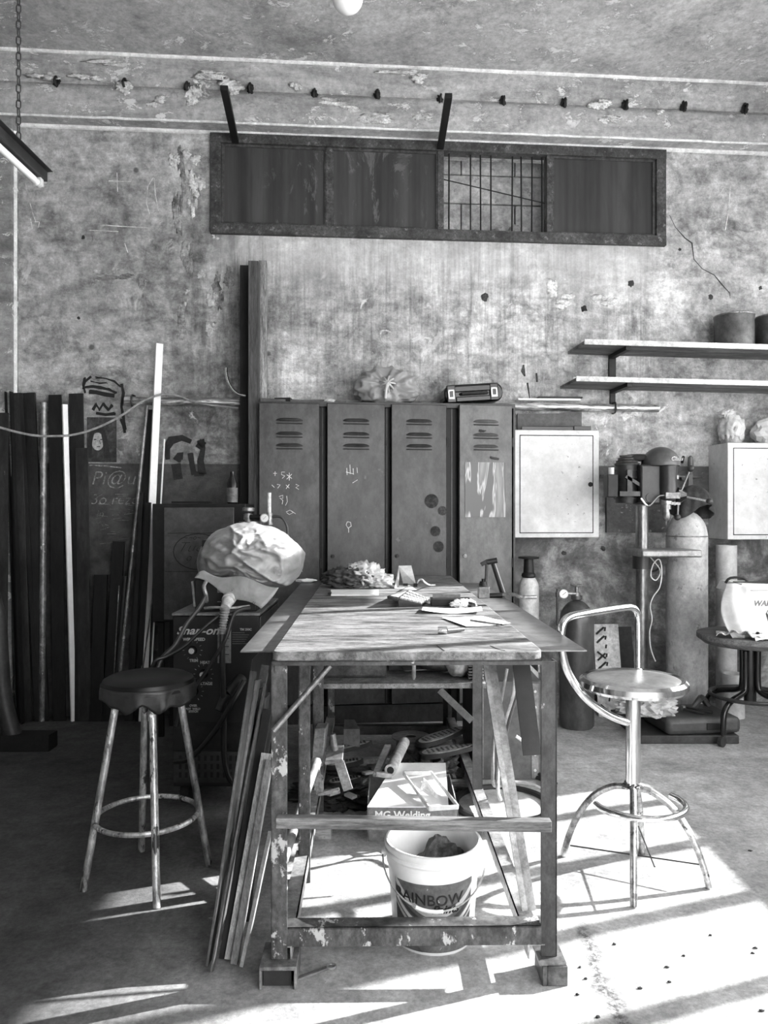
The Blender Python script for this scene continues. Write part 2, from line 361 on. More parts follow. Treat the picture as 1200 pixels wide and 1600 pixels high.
# right wall: piers, sill wall and two rows of steel windows the sun comes through
XW = 3.2
m = MB()
m.box(XW, XW+.2, -1.2, 5.7, 0, 1.0).box(XW, XW+.2, -1.2, 5.7, 3.95, CZ).box(XW, XW+.2, -1.2, 4.85, 2.96, 3.95).box(XW, XW+.2, 4.85, 5.3, 3.62, 3.95).box(XW, XW+.2, 4.85, 5.3, 2.86, 3.08)  # small unseen high opening added so sun reaches the feeder bag
m.box(XW, XW+.2, 5.3, 5.7, 1.0, 3.95).box(XW, XW+.2, 4.58, 5.3, 1.0, 2.3).box(XW, XW+.2, 4.5, 5.3, 2.78, 2.9)
struct('wall_right', m, beam_material(.45, 'right_wall_paint'))
m = MB()
for y in [4.30-.44*i for i in range(0, 12)]: m.box(XW+.05, XW+.1, y-.03, y+.03, 1.0, 2.3)
for y in [5.2-.9*i for i in range(0, 7)]: m.box(XW+.05, XW+.1, y-.025, y+.025, 2.3, 2.96)
m.box(XW+.03, XW+.12, -1.2, 5.3, 2.26, 2.34)
struct('window_2', m, DARK)
struct('wall_rear', MB().box(-3.3, .6, -1.4, -1.2, 0, CZ).box(.6, 3.4, -1.4, -1.2, 3.4, CZ), MIDPAINT)

# high window in the back wall ---------------------------------------------------
def window_high():
    e = bpy.data.objects.new('window_1', None); C.objects.link(e); e.matrix_world = WM; props(e, kind='structure')
    def ch(name, mb, m_, **k): o = mesh_of(name, mb, m_, **k); o.parent = e; return o
    FR = mat(.1, .7, .2, .5, 12, spot=.6, spotv=.16, spots=24, kind='window_steel')
    m = MB(); f = .045
    m.box(ws0-.02, ws1+.02, -.035, .06, wz0-.02, wz0+.05).box(ws0-.02, ws1+.02, -.035, .06, wz1-.05, wz1+.015)
    m.box(ws0-.02, ws0+.05, -.03, .06, wz0, wz1).box(ws1-.05, ws1+.02, -.03, .06, wz0, wz1)
    cuts = [wl(x, 300, 0)[0] for x in (514, 688, 858)]
    for c in cuts: m.box(c-.022, c+.022, -.02, .06, wz0, wz1)
    ch('window_frame', m, FR, bevel=.003)
    m = MB(); xs = [ws0+.04]+cuts+[ws1-.04]
    for i in (0, 1, 3):
        a, b = xs[i]+.012, xs[i+1]-.012
        for q in ((a, b, wz0+.04, wz0+.065), (a, b, wz1-.065, wz1-.04), (a, a+.02, wz0+.04, wz1-.04), (b-.02, b, wz0+.04, wz1-.04)): m.box(q[0], q[1], -.012, .03, q[2], q[3])
    ch('sash', m, mat(.09, .7, .1, .5, 12, kind='window_steel'), bevel=.002)
    n = N('dirty_dark_glass'); a = n.noise(1, 8, .7, n.mapp((9, 1, 1.2)), .3); b = n.noise(1, 8, .75, n.mapp((7, 1, 3.0), (2, 0, 1)), .6)
    strp = n.noise(1, 3, .5, n.mapp((11, 1, .05))); X, Y, Z = n.xyz()
    col = n.mul(n.ramp(a, (.3, .03), (.7, .055)), n.ramp(strp, (.35, .6), (.65, 1.35)))
    col = n.mix(n.mul(n.ramp(b, (.56, 0), (.62, .75)), n.box(X, -.75, .25, .25)), col, .13)
    G = n.out(col, .55, 0, b, .2, .004, .3)
    for i in (0, 1, 3): ch('pane', MB().box(xs[i]+.02, xs[i+1]-.02, .0, .008, wz0+.05, wz1-.05), G)
    # open sash: bars and the block wall outside
    a, b = xs[2]+.02, xs[3]-.02; m = MB()
    for k in (702, 736, 752, 768, 801, 816, 832, 848):
        s, _ = wl(k, 300, 0); m.cyl((s, .02, wz0+.04), (s+random.uniform(-.004, .004), .02, wz1-.04), .0055, n=8)
    m.cyl((a, .03, wl(692, 277)[1]), (b, .03, wl(852, 315)[1]), .004, n=6)
    ch('window_bar', m, BLACK)
    m = MB(); rows = [3.22, 3.40, 3.62, 3.83, 4.0]
    for r in range(4):
        x = a-.4+(.18 if r % 2 else 0)
        while x < b+.3:
            m.box(x+.004, x+.396, .30, .42, rows[r]+.004, rows[r+1]-.004); x += .4
    m.box(a-.6, b+.6, .34, .5, 3.0, 4.2)
    ch('block_wall', m, mat(.42, .9, 0, .35, 5, spot=.6, spotv=.25), bevel=.006)
    m = MB().blob((a+.42, .08, wz0+.06), (.08, .05, .05), .3, 3, 2, 3).blob((a+.55, .09, wz0+.08), (.07, .05, .055), .3, 3, 5, 3).blob((a+.65, .08, wz0+.05), (.06, .05, .04), .3, 3, 8, 3).blob((a+.3, .09, wz0+.045), (.07, .04, .025), .3, 3, 9, 3)
    ch('rubble', m, mat(.32, .9), sharp=10)
window_high()
# two flat bars cantilevered from the window head
for i, (x, y, xe) in enumerate(((368, 221, 350), (688, 231, 701))):
    p = W(x, y, .03); q = P(xe, 137 if i == 0 else 149, p.y/1.145)
    one('bracket_bar', MB().bar(p, q, .045, .03), BLACK, ['black steel bar jutting from window head above the leftmost pane', 'black steel bar jutting from window head between second pane and open pane'][i], 'bracket', bevel=.002)
# rebar stubs in blown out holes along the beam groove
for i, (x, y) in enumerate(((90, 130), (196, 133), (293, 138), (391, 140), (491, 149), (589, 150), (687, 157), (785, 160), (880, 163), (976, 166), (1067, 169), (1162, 172))):
    s, z = wl(x, y, .11); random.seed(i)
    T = Thing('anchor_hook', 'rusty steel hook stub in a broken hole in the concrete beam', 'hook', 'hook stubs along the concrete beam')
    T.part('hook', MB().tube([WM@Vector(c) for c in ((s, -.105, z+.022), (s+.003, -.15, z+.02), (s-.004, -.158, z-.005), (s, -.14, z-.03))], .008, 8, smooth=3), BLACK)
    T.part('hole', MB().blob(WM@Vector((s, -.118, z)), (.02, .012, .036), .5, 2, i, 3), INK)
    T.done()
# cracks and pits in the plaster
m = MB(); nrm = WN
m.ribbon([W(x, y) for x, y in ((1046, 336), (1055, 355), (1070, 372), (1081, 380), (1084, 405), (1097, 420), (1116, 430), (1128, 445), (1140, 458), (1141, 466))], [.003, .004, .008, .01, .006, .005, .006, .009, .006, .003], nrm)
m.ribbon([W(x, y) for x, y in ((818, 570), (817, 580), (820, 588))], [.01, .03, .01], nrm).ribbon([W(x, y) for x, y in ((838, 583), (839, 597))], .013, nrm).ribbon([W(x, y) for x, y in ((824, 598), (826, 612), (828, 627))], [.014, .01, .004], nrm)
for x, y, r in ((757, 464, .03), (912, 482, .022), (986, 443, .022), (1110, 464, .02), (1188, 450, .014), (130, 371, .012), (123, 497, .01), (942, 857, .018), (881, 864, .018), (1062, 390, .01)):
    s, z = wl(x, y); m.blob(WM@Vector((s, 0, z)), (r, .006, r), .4, 2, x, 2)
t = props(mesh_of('plaster_crack', m, mat(.07, .9, var=.6, sc=20)), kind='structure'); t.parent = bw; t.matrix_parent_inverse = WM.inverted()

# flaked-off patches of plaster and paint with bright edges
def patches(name, lst, dd, m_):
    m = MB()
    for i, (x, y, rx, ry) in enumerate(lst):
        s, z = wl(x, y, dd); k = WY(x)/F0; random.seed(i+x)
        for j in range(5):
            ox, oy = random.uniform(-.7, .7)*rx*k, random.uniform(-.7, .7)*ry*k; sc_ = random.uniform(.25, .6)
            m.blob(WM@Vector((s+ox, -dd, z+oy)), (rx*k*sc_, .0025, ry*k*sc_), .6, 2.6, i*5+j, 3)
    t = props(mesh_of(name, m, m_, sharp=180), kind='structure'); t.parent = bw; t.matrix_parent_inverse = WM.inverted()
LP = mat(.62, .9, 0, .35, 14, kind='bare_plaster'); DP = mat(.33, .9, 0, .5, 9, kind='damp_plaster')
patches('plaster_patch', [(302, 288, 16, 24), (297, 247, 16, 12), (272, 250, 12, 18), (300, 330, 8, 20), (332, 470, 9, 14), (315, 430, 8, 12), (330, 515, 8, 12), (890, 470, 26, 14), (940, 468, 20, 10), (862, 455, 12, 18), (985, 645, 20, 12)], .0, LP)
patches('damp_patch', [(283, 270, 9, 40), (278, 330, 9, 40), (290, 400, 10, 34), (345, 450, 14, 30), (180, 432, 26, 5), (222, 452, 6, 22), (280, 490, 10, 40)], -.001, DP)
patches('paint_flake', [(62, 118, 22, 6), (120, 119, 16, 5), (155, 122, 14, 4), (330, 118, 26, 8), (368, 138, 26, 12), (300, 148, 12, 16), (196, 138, 14, 12), (240, 158, 16, 8), (460, 134, 10, 9), (520, 158, 26, 6), (570, 182, 32, 10), (545, 168, 20, 6), (650, 122, 20, 8), (662, 183, 22, 6), (940, 160, 18, 8), (950, 185, 20, 7), (1030, 175, 8, 4), (170, 97, 40, 4), (620, 112, 30, 4)], .131, LP)
# ---------------------------------------------------------------- steel locker bank
LOCKER = mat(.062, .42, .15, .45, 3, (1, 1, .6), .15, spot=.66, spotv=.07, spots=16, kind='locker_paint')
LOCKER_LIT = mat(.15, .45, .15, .3, 3, (1, 1, .6), .15, spot=.68, spotv=.12, spots=16, kind='locker_paint')  # right door's stronger light put into a paler copy of the paint
def lockers():
    D = .32
    T = Thing('locker_bank', 'dented grey steel four-door locker bank standing against the back wall behind the workbench', 'locker')
    s0 = wl(403, 800, D)[0]; s1 = wl(805, 800, D)[0]; zt = wl(600, 629, D)[1]
    m = MB(); t = .012
    m.box(s0, s0+t, -D, -.02, .0, zt, WM).box(s1-t, s1, -D, -.02, .0, zt, WM).box(s0, s1, -D, -.02, zt-.02, zt, WM).box(s0, s1, -.03, -.02, .0, zt, WM).box(s0, s1, -D, -.02, .0, .115, WM)
    doors = ((405, 499), (511, 601), (611, 697), (716, 799))
    T.part('interior', MB().box(s0+t, s1-t, -D+.035, -D+.05, .1, zt-.03, WM), BLACK)  # black liner close behind the doors puts shade into their gaps
    for x in (504, 605, 707):
        s = wl(x, 800, D)[0]; m.box(s-.004, s+.004, -D+.03, -.02, .1, zt, WM)
    m.box(s0, s1, -D-.001, -D+.02, zt-.03, zt, WM)
    T.part('body', m, LOCKER)
    for i, (x0, x1) in enumerate(doors):
        a = wl(x0, 800, D+.02)[0]; b = wl(x1, 800, D+.004)[0]; zb = .13; z1 = zt-.015
        ang = R((4, 5, 5, 7)[i]); wd = (b-a)/math.cos(ang)
        DM = WM @ Matrix.Translation((b, -D-.004, 0)) @ Matrix.Rotation(ang, 4, 'Z')
        m = MB(); m.box(-wd, 0, -.012, 0, zb, z1, DM).box(-wd, -wd+.012, 0, .016, zb, z1, DM).box(-.012, 0, 0, .012, zb, z1, DM)
        d = T.part('door', m, LOCKER_LIT if i == 3 else LOCKER, bevel=.003)
        cx = -wd/2+.0; lw = .088
        for py in (659, 680, 698, 'b', 'c'):
            z = {'b': .42, 'c': .50}.get(py) or wl(600, py, D)[1]
            m = MB(); pr = [(-.014, -.0), (-.034, -.014), (-.036, -.012), (-.014, .018)]
            # a pressed louvre: rounded hood open at the bottom
            ring = []
            for k in range(13):
                u = k/12*2-1; h = max(.0, 1-abs(u)**5); ring.append([m.bm.verts.new(DM@Vector((cx+u*lw, yy*h-.0125*(1), z+zz*h))) for yy, zz in ((0, .016), (-.012, .008), (-.02, -.004), (-.016, -.006), (0, -.0))])
            m.skin(ring); T.part('louvre', m, LOCKER_LIT if i == 3 else LOCKER, under=d)
        for py in (659, 680, 698): z = wl(600, py, D)[1]; T.part('louvre_slot', MB().box(cx-lw+.006, cx+lw-.006, -.026, -.012, z-.022, z-.017, DM), INK, under=d)
        m = MB(); m.cyl(DM@Vector((-wd+.035, -.012, wl(600, 868, D)[1])), DM@Vector((-wd+.035, -.024, wl(600, 868, D)[1])), .012).cyl(DM@Vector((-wd+.035, -.024, wl(600, 868, D)[1])), DM@Vector((-wd+.035, -.03, wl(600, 868, D)[1])), .006)
        T.part('lock', m, BLACK if i < 3 else STEEL, under=d)
        for z in (wl(600, 690, D)[1], .5, wl(600, 880, D)[1]): m = MB(); m.cyl(DM@Vector((.006, -.006, z-.03)), DM@Vector((.006, -.006, z+.03)), .007); T.part('hinge', m, DARK, under=d)
        if i == 2:
            for x, y, r in ((673, 783, .046), (690, 798, .03), (679, 830, .034), (684, 854, .036)):
                m = MB(); u = (wl(x, y, D)[0]-b); z = wl(x, y, D)[1]; m.cyl(DM@Vector((u, -.012, z)), DM@Vector((u, -.0125, z)), r, n=24); T.part('scorch_mark', m, mat(.04, .8, 0, .8, 14), under=d, label='round black scorch mark')
        if i == 3:
            m = MB(); u0 = wl(723, 0, D)[0]-b; u1 = wl(788, 0, D)[0]-b; za = wl(750, 808, D)[1]; zb_ = wl(750, 723, D)[1]
            m.box(u0, u1, -.016, -.012, za, zb_, DM)
            n = N('old_mirror_glass'); T.part('mirror', m, n.out(n.ramp(n.noise(1, 4, .6, n.mapp((9, 9, 1.2), rot=(0, .2, 0)), .6), (.47, .06), (.5, .3), (.53, .09), (.62, .16)), .3, .3), under=d, label='small unframed mirror taped to the door')  # streaky bands paint a reflection into the mirror's colour
            m = MB(); m.bar(DM@Vector((-wd*.42, -.02, wl(0, 712, D)[1]+.004)), DM@Vector((-wd*.42+.055, -.02, wl(0, 712, D)[1]-.006)), .012, .012, (0, 0, 1)); T.part('handle', m, DARK, under=d)
            m = MB(); m.blob(DM@Vector((-wd*.62, -.0125, wl(0, 668, D)[1])), (.035, .001, .008), .8, 3, 3, 3); T.part('rust_patch', m, DARK, under=d)
        if i < 2:
            m = MB(); nn = (DM.to_3x3()@Vector((0, -1, 0)))
            def st(pts): m.ribbon([DM@Vector((wl(x, y, D)[0]-b, -.012, wl(x, y, D)[1])) for x, y in pts], .0035, nn)
            if i == 0:
                for c in (((427, 740), (433, 740)), ((430, 737), (430, 744)), ((445, 738), (440, 738), (440, 742), (445, 744), (441, 748)), ((448, 742), (456, 748)), ((456, 741), (448, 749)), ((452, 739), (452, 751)), ((425, 758), (429, 762)), ((433, 757), (438, 758), (434, 763)), ((447, 758), (452, 763)), ((452, 757), (447, 764)), ((462, 757), (467, 759), (462, 762), (467, 765)), ((436, 776), (442, 774), (442, 779), (437, 778), (442, 782), (441, 788)), ((448, 775), (449, 784), (446, 790)), ((447, 800), (453, 797), (458, 801), (452, 804), (448, 801)), ((455, 798), (462, 803)), ((462, 880), (466, 886), (470, 884), (472, 893))): st(c)
            else:
                for x, y, h in ((541, 738, 9), (546, 735, 12), (551, 738, 8), (557, 736, 7)): st(((x, y-h*.7), (x+.6, y+h*.5)))
                st(((550, 755), (558, 750))); st(((540, 738), (552, 741)))
                st(((542, 815), (540, 820), (543, 825), (548, 822), (547, 816), (542, 815))); st(((544, 825), (544, 832)))
            T.part('chalk_mark', m, CHALK, under=d, label='pale chalk scribbles')
    return T.done()
lockers()
ZT = wl(600, 629, .32)[1]
# things lying on the locker top
def onloc(x, d): s = wl(x, 620, d)[0]; return WM@Vector((s, -d, ZT))
for i, (x0, d0, x1, d1, w_, h_, lb, mm) in enumerate(((406, .29, 540, .2, .05, .02, 'long dark flat bar lying along left half of the locker top', DKSTEEL), (430, .25, 455, .27, .05, .03, 'short black wrapped bundle end lying on locker top near the tall timbers', BLACK), (560, .12, 690, .15, .06, .022, 'dark flat bar on locker top running behind the knotted bag to the tool case', BLACK))):
    a = onloc(x0, d0)+Vector((0, 0, h_/2)); b = onloc(x1, d1)+Vector((0, 0, h_/2)); one('flat_bar', MB().bar(a, b, w_, h_, (0, 1, 0)), mm, lb, 'metal bar', bevel=.002)
a = onloc(515, .27)
one('crumpled_wrapper', MB().blob(a+Vector((0, 0, .014)), (.03, .015, .013), .5, 4, 4, 3), LIGHT, 'tiny crumpled pale wrapper on the locker top left of the bag', 'wrapper', sharp=10)
def knotted_bag():
    c = onloc(603, .17)+Vector((0, 0, .0)); m = MB(); t = bmesh.new(); bmesh.ops.create_icosphere(t, subdivisions=5, radius=1)
    kd = Vector((.08, -.88, .12)).normalized(); a = kd.orthogonal().normalized(); b = kd.cross(a); mp = {}
    for v in t.verts:
        p = v.co.normalized(); k = p.dot(kd); ang = math.atan2(p.dot(b), p.dot(a)); near = max(0, k)
        pl = (1-abs(math.sin(ang*5+2.6*noise.noise(p*1.5))))**2*.34*near*(1-near**6)
        nz = (1-2*abs(noise.noise(p*2.1+Vector((3, 1, 2)))))*.16+(1-2*abs(noise.noise(p*4.8)))*.08
        r = 1+pl*1.1-.07+nz*.9-.42*max(0, (k-.72)/.28)**1.5
        q = Vector((p.x*.2*r*(1+.1*p.z*-1), p.y*.13*r, p.z*.125*r)); q.x -= .03*max(0, -p.z)*0
        q = q+c+Vector((0, 0, .118)); q.z = max(q.z, c.z+.0005*(1+p.x)); mp[v.index] = m.bm.verts.new(q)
    for f in t.faces: m.bm.faces.new([mp[v.index] for v in f.verts])
    t.free()
    T = Thing('plastic_bag', 'stuffed pale plastic bag twisted into a knot on top of the lockers', 'bag')
    T.part('bag_body', m, plastic('glossy_bag_plastic', .3, (1, 1), .28), sharp=180)
    kc = c+Vector((.01, -.135, .128)); m = MB()
    for i in range(9):
        a_ = i/9*6.28; m.tube([kc, kc+Vector((math.cos(a_)*.012, -.02, math.sin(a_)*.012)), kc+Vector((math.cos(a_)*.03, -.01, math.sin(a_)*.03)), kc+Vector((math.cos(a_)*.05, .02, math.sin(a_)*.05))], .006, 6, smooth=3)
    m.blob(kc+Vector((0, -.01, 0)), (.018, .014, .018), .4, 3, 1, 3)
    m.tube([kc+Vector((0, -.02, 0)), kc+Vector((-.008, -.035, -.04)), kc+Vector((-.014, -.02, -.1))], .009, 7, smooth=3)
    T.part('knot', m, plastic('glossy_bag_plastic_knot', .5, (1, 1), .3))
    T.done()
knotted_bag()
def tool_case():
    c = onloc(735, .17); ang = R(-4); M = Matrix.Translation(c+Vector((0, 0, .075)))@Matrix.Rotation(TH, 4, 'Z')@Matrix.Rotation(ang, 4, 'Y')
    # rounded hard case lying on its back edge, clasps towards the room
    T = Thing('tool_case', 'small black hard plastic tool case with two pale clasps lying on the lockers', 'tool case')
    m = MB(); hw, hh, hd = .195, .062, .11; pts = []
    for (cx, cz, a0) in ((hw-.05, hh-.05, 0), (-hw+.05, hh-.05, 90), (-hw+.05, -hh+.05, 180), (hw-.05, -hh+.05, 270)):
        for k in range(6): a_ = R(a0+k*18); pts.append((cx+.05*math.cos(a_), cz+.05*math.sin(a_)))
    m.prism([M@Vector((x, -hd, z)) for x, z in pts], M.to_3x3()@Vector((0, 2*hd, 0))); T.part('shell', m, BLKGLOSS, bevel=.012)
    m = MB(); m.box(-.13, .13, -hd-.012, -hd+.005, .01, .05, M).box(-.12, .12, -hd-.01, -hd+.005, -.055, -.02, M); T.part('front_panel', m, BLKGLOSS, bevel=.006)
    m = MB(); m.tube([M@Vector(p) for p in ((-.09, -hd, -.004), (-.08, -hd-.03, -.004), (.08, -hd-.03, -.004), (.09, -hd, -.004))], .009, 8); T.part('handle', m, DARK)
    for sx in (-.15, .135):
        m = MB(); m.box(sx-.03, sx+.03, -hd-.014, -hd, -.058, .058, M); T.part('corner_pad', m, BLKGLOSS, bevel=.01)
        m = MB()
        for q in ((-.022, -.012, -.03, .028), (.01, .02, -.03, .028), (-.022, .02, .018, .028), (-.022, .02, -.034, -.02)): m.box(sx+q[0], sx+q[1], -hd-.02, -hd-.012, q[2], q[3], M)
        T.part('clasp', m, WHITE, bevel=.002, label='pale clasp')
    T.done()
tool_case()

# foil-wrapped pipe along the wall
m = MB(); random.seed(3); pts = [W(x, 626+(x-195)*.0145, .045) for x in range(195, 1030, 6)]
m.tube(pts, .03, 14, rr=[.026+random.uniform(-.002, .003) for _ in pts])
T = Thing('wall_pipe', 'long foil-wrapped pipe fixed level along the back wall behind the lockers', 'pipe')
n = N('torn_foil_wrap'); a = n.noise(1, 6, .7, n.mapp((5, 1, 40), rot=(0, .5, 0)), 1.0); T.part('pipe_run', m, n.out(n.ramp(a, (.35, .10), (.5, .35), (.6, .8)), .35, .6, n.noise(40, 5), .6, .01))
for x in (208, 400, 700, 960): m = MB(); p = W(x, 626+(x-195)*.0145, .045); m.tube([p+Vector((0, .045, .035)), p+Vector((0, -.02, .035)), p+Vector((0, -.034, 0)), p+Vector((0, -.02, -.035)), p+Vector((0, .045, -.035))], .006, 6, smooth=2); T.part('pipe_strap', m, DKSTEEL)
T.done()

# white cabinet right of the lockers and what lies on it
def white_cab(x0, y0, x1, y1, D, lb, lock, knock):
    T = Thing('wall_cabinet', lb, 'cabinet')
    m = MB(); wb(m, x0, y0, x1, y1, D, .0); T.part('body', m, PAINTW, bevel=.004)
    m = MB(); a = (x1-x0)*.0+10; wb(m, x0+a, y0+9, x1-a, y1-8, D+.006, D-.005); d = T.part('door', m, PAINTW, bevel=.002)
    m = MB(); wb(m, x0+a-1.2, y0+7.8, x1-a+1.2, y1-6.8, D+.0012, D-.01); T.part('door_gap', m, INK)
    if lock: s, z = wl(lock[0], lock[1], D); m = MB(); m.cyl(WM@Vector((s, -D-.006, z)), WM@Vector((s, -D-.01, z)), .016); T.part('lock_hole', m, BLACK, under=d)
    return T.done()
white_cab(803, 672, 936, 840, .2, 'square off-white steel cabinet with a lock hole hung right of the lockers', (922, 757), 0)
white_cab(1137, 692, 1262, 843, .26, 'chipped white steel cabinet at the right edge with bagged bottle on top', None, 0)
z = wl(870, 672, .2)[1]; zr = wl(1150, 692, .26)[1]
def atw(x, d, zz): s = wl(x, 650, d)[0]; return WM@Vector((s, -d, zz))
m = MB().prism([atw(808, .02, z), atw(908, .02, z), atw(908, .02, z+.155), atw(872, .02, z+.135), atw(808, .02, z+.13)], WN*.012)
one('metal_sheet', m, mat(.1, .5, .2), 'grey steel sheet leaning on wall behind the foil pipe above white cabinet', 'metal sheet')
m = MB().box(0, .46, -.05, .05, 0, .012, Matrix.Translation(atw(812, .1, z))@Matrix.Rotation(TH, 4, 'Z')).box(0, .46, -.05, -.044, 0, .03, Matrix.Translation(atw(812, .1, z))@Matrix.Rotation(TH, 4, 'Z')).box(.36, .48, -.06, .03, .005, .034, Matrix.Translation(atw(812, .1, z))@Matrix.Rotation(TH, 4, 'Z'))
one('black_tray', m, BLKGLOSS, 'shallow black tray lying on top of the off-white cabinet beside the lockers', 'tray', bevel=.003)
zz = 2.1+.032
for i, (x0, x1, dz, l) in enumerate(((808, 905, .0, 'white-edged flat bar resting on foil pipe right of the lockers'), (840, 908, .014, 'dark tapered board resting on top of the white-edged bar'))):
    m = MB(); m.bar(atw(x0, .045, zz+dz+.004), atw(x1, .045, zz+dz+.006), .06, .012, (0, 1, 0)); one('flat_bar' if i == 0 else 'board_offcut', m, WHITE if i == 0 else DARK, l, 'metal bar' if i == 0 else 'board')

# bracketed plank shelves -----------------------------------------------------
PLK = mat(.2, .7, 0, .5, 3, (1, 6, 6), .3, kind='shelf_plank')
def shelf(xl_w, yl_w, xl_f, yl_f, yr, lb, thick):
    # left end runs from the wall point to the front point
    zs = wl(xl_w, yl_w, .02)[1]
    dpt = .34
    T = Thing('plank_shelf', lb, 'shelf')
    sL = wl(xl_w, yl_w, 0)[0]; m = MB()
    m.prism([WM@Vector(c) for c in ((sL, 0, zs), (3.1, 0, zs-.02), (3.1, -dpt, zs-.02), (sL, -dpt, zs))], (0, 0, thick)); T.part('plank', m, PLK, bevel=.003)
    m = MB(); m.prism([WM@Vector(c) for c in ((sL+.0, -dpt, zs-.004), (3.1, -dpt, zs-.024), (3.1, -dpt-.012, zs-.024), (sL, -dpt-.012, zs-.004))], (0, 0, thick+.012)); m.prism([WM@Vector(c) for c in ((sL+.0, -dpt+.06, zs+thick), (3.1, -dpt+.06, zs+thick-.02), (3.1, -dpt+.05, zs+thick-.02), (sL, -dpt+.05, zs+thick))], (0, 0, .012)); T.part('edge_strip', m, mat(.6, .5, var=.3), label='pale front edge strip')
    T.done(); return zs, thick, dpt
random.seed(5)
Z1, t1, dp1 = shelf(887, 553, 915, 525, 0, 'upper plank shelf on black bracket holding two grey buckets', .022)
Z2, t2, dp2 = shelf(875, 607, 895, 590, 0, 'lower empty plank shelf below the bucket shelf', .02)
for i, (sx, zz_, zb_) in enumerate(((955, Z1, Z2+.02), (957, Z2, None))):
    s = wl(sx, 560, .01)[0]; T = Thing('shelf_bracket', ['black angle bracket with long upright under the upper plank shelf', 'small black slanting bracket beneath the lower plank shelf'][i], 'bracket')
    m = MB(); m.box(s-.018, s+.018, -.32, -.01, zz_-.03, zz_-.001, WM)
    T.part('bracket_arm', m, BLACK)
    m = MB(); 
    if i == 0: m.box(s-.018, s+.03, -.022, 0, zb_, zz_, WM)
    else: m.box(s-.018, s+.018, -.02, 0, zz_-.1, zz_, WM)
    T.part('wall_plate', m, BLACK); T.done()
for i, x in enumerate((1147, 1212)):
    d = .17; Y = WY(x, d); r = 29/F0*Y; s = wl(x, 500, d)[0]; b = WM@Vector((s, -d, Z1+t1-.015*(s/3))); h = .235
    T = Thing('metal_bucket', ['dull grey steel drum bucket standing on upper shelf, left of the pair', 'dull grey drum bucket cut off by right picture edge on upper shelf'][i], 'bucket')
    T.part('bucket_body', MB().lathe([(r*.93, 0), (r*.97, .01), (r, .05), (r, h*.5), (r*1.0, h-.03), (r*1.02, h-.01), (r*1.02, h), (r*.97, h), (r*.97, h-.02), (.001, h-.03)], b), mat(.14, .5, .3, .35, 4))
    T.part('rim', MB().torus(b+Vector((0, 0, h)), r*1.0, .007), STEEL)
    T.done()
# bagged bottle and paper bag on the right cabinet
b = atw(1143, .14, zr)
T = Thing('bagged_bottle', 'clear crinkled plastic bag around a bottle on white cabinet right', 'bottle')
T.part('bottle', MB().lathe([(.06, 0), (.068, .01), (.068, .11), (.05, .14), (.02, .16), (.018, .19), (.001, .19)], b), mat(.3, .3), )
T.part('bag_wrap', MB().blob(b+Vector((0, 0, .1)), (.082, .075, .115), .18, 3, 2, 4, flat=b.z, ridge=1).blob(b+Vector((-.03, 0, .21)), (.05, .04, .03), .5, 3, 6, 4, ridge=1), plastic('crinkled_clear_plastic', .8, (.4, .95), .2), sharp=180)
T.done()
one('paper_bag', MB().blob(atw(1202, .14, zr)+Vector((0, 0, .085)), (.11, .09, .1), .28, 1.7, 4, 3, flat=zr, ridge=1), mat(.6, .7, var=.1), 'crumpled pale paper bag on white cabinet at right picture edge', 'bag', sharp=4)

# dark board on the wall behind the drill, hanging tools
m = MB(); wb(m, 948, 772, 1046, 832, .03, .0); one('wall_board', m, mat(.07, .5, .2, .5, 6, spot=.62, spotv=.2), 'dark scuffed steel board fixed to the wall behind the drill press', 'board')
T = Thing('tool_rail', 'thin steel rail on the wall behind the drill press with pegs', 'rail')
T.part('rail_bar', MB().bar(W(938, 743, .03), W(1096, 745, .03), .012, .02, (0, 0, 1)), DKSTEEL)
T.part('peg', MB().cyl(W(1068, 748, .0), W(1068, 748, .06), .012), DKSTEEL); T.done()
T = Thing('wood_file', 'upright file with rounded handle hanging on the rail beside the drill press', 'tool')
T.part('handle', MB().lathe([(.014, 0), (.019, .02), (.02, .08), (.016, .12), (.006, .13)], W(1079, 741, .06)), mat(.16, .4)); T.part('blade', MB().box(-.015, .015, -.003, .003, -.14, .0, Matrix.Translation(W(1079, 741, .06))), DKSTEEL); T.done()
one('wall_hook', MB().tube([W(1066, 722, 0), W(1066, 722, .04), W(1067, 716, .05), W(1068, 714, .045)], .01, 8, smooth=3), BLACK, 'small black hook in the wall above the drill press handle', 'hook')

# ---------------------------------------------------------------- gas cylinders
def cylinder(T, b, r, h, mt, sh=.75, mt2=None):
    pr = [(r*.9, 0), (r, .015), (r, h-r*1.5)]; 
    for k in range(1, 9): a = k/8*R(78); pr.append((r*math.cos(a)*.98+.0, h-r*1.5+math.sin(a)*r*1.25))
    pr += [(.035, h-r*.2), (.035, h), (.001, h)]
    T.part('tank', MB().lathe(pr, b, 40), mt)
b = Vector((.0, 0, 0)); Yc = 5.12; b = Vector(((1073-600)/F0*Yc, Yc, 0))
T = Thing('gas_cylinder', 'tall pale grey gas cylinder with cloth-covered top between drill press and right cabinet', 'gas cylinder')
cylinder(T, b, .132, 1.40, mat(.42, .6, 0, .25, 5, (1, 1, .8), .3, spot=.63, spotv=.2, spots=14, kind='cylinder_paint'))
T.part('valve', MB().cyl(b+Vector((0, 0, 1.38)), b+Vector((0, 0, 1.5)), .02).cyl(b+Vector((0, 0, 1.5)), b+Vector((0, 0, 1.52)), .035), DKSTEEL)
T.part('shoulder_band', MB().torus(b+Vector((0, 0, 1.2)), .132, .004), STEEL); T.done()
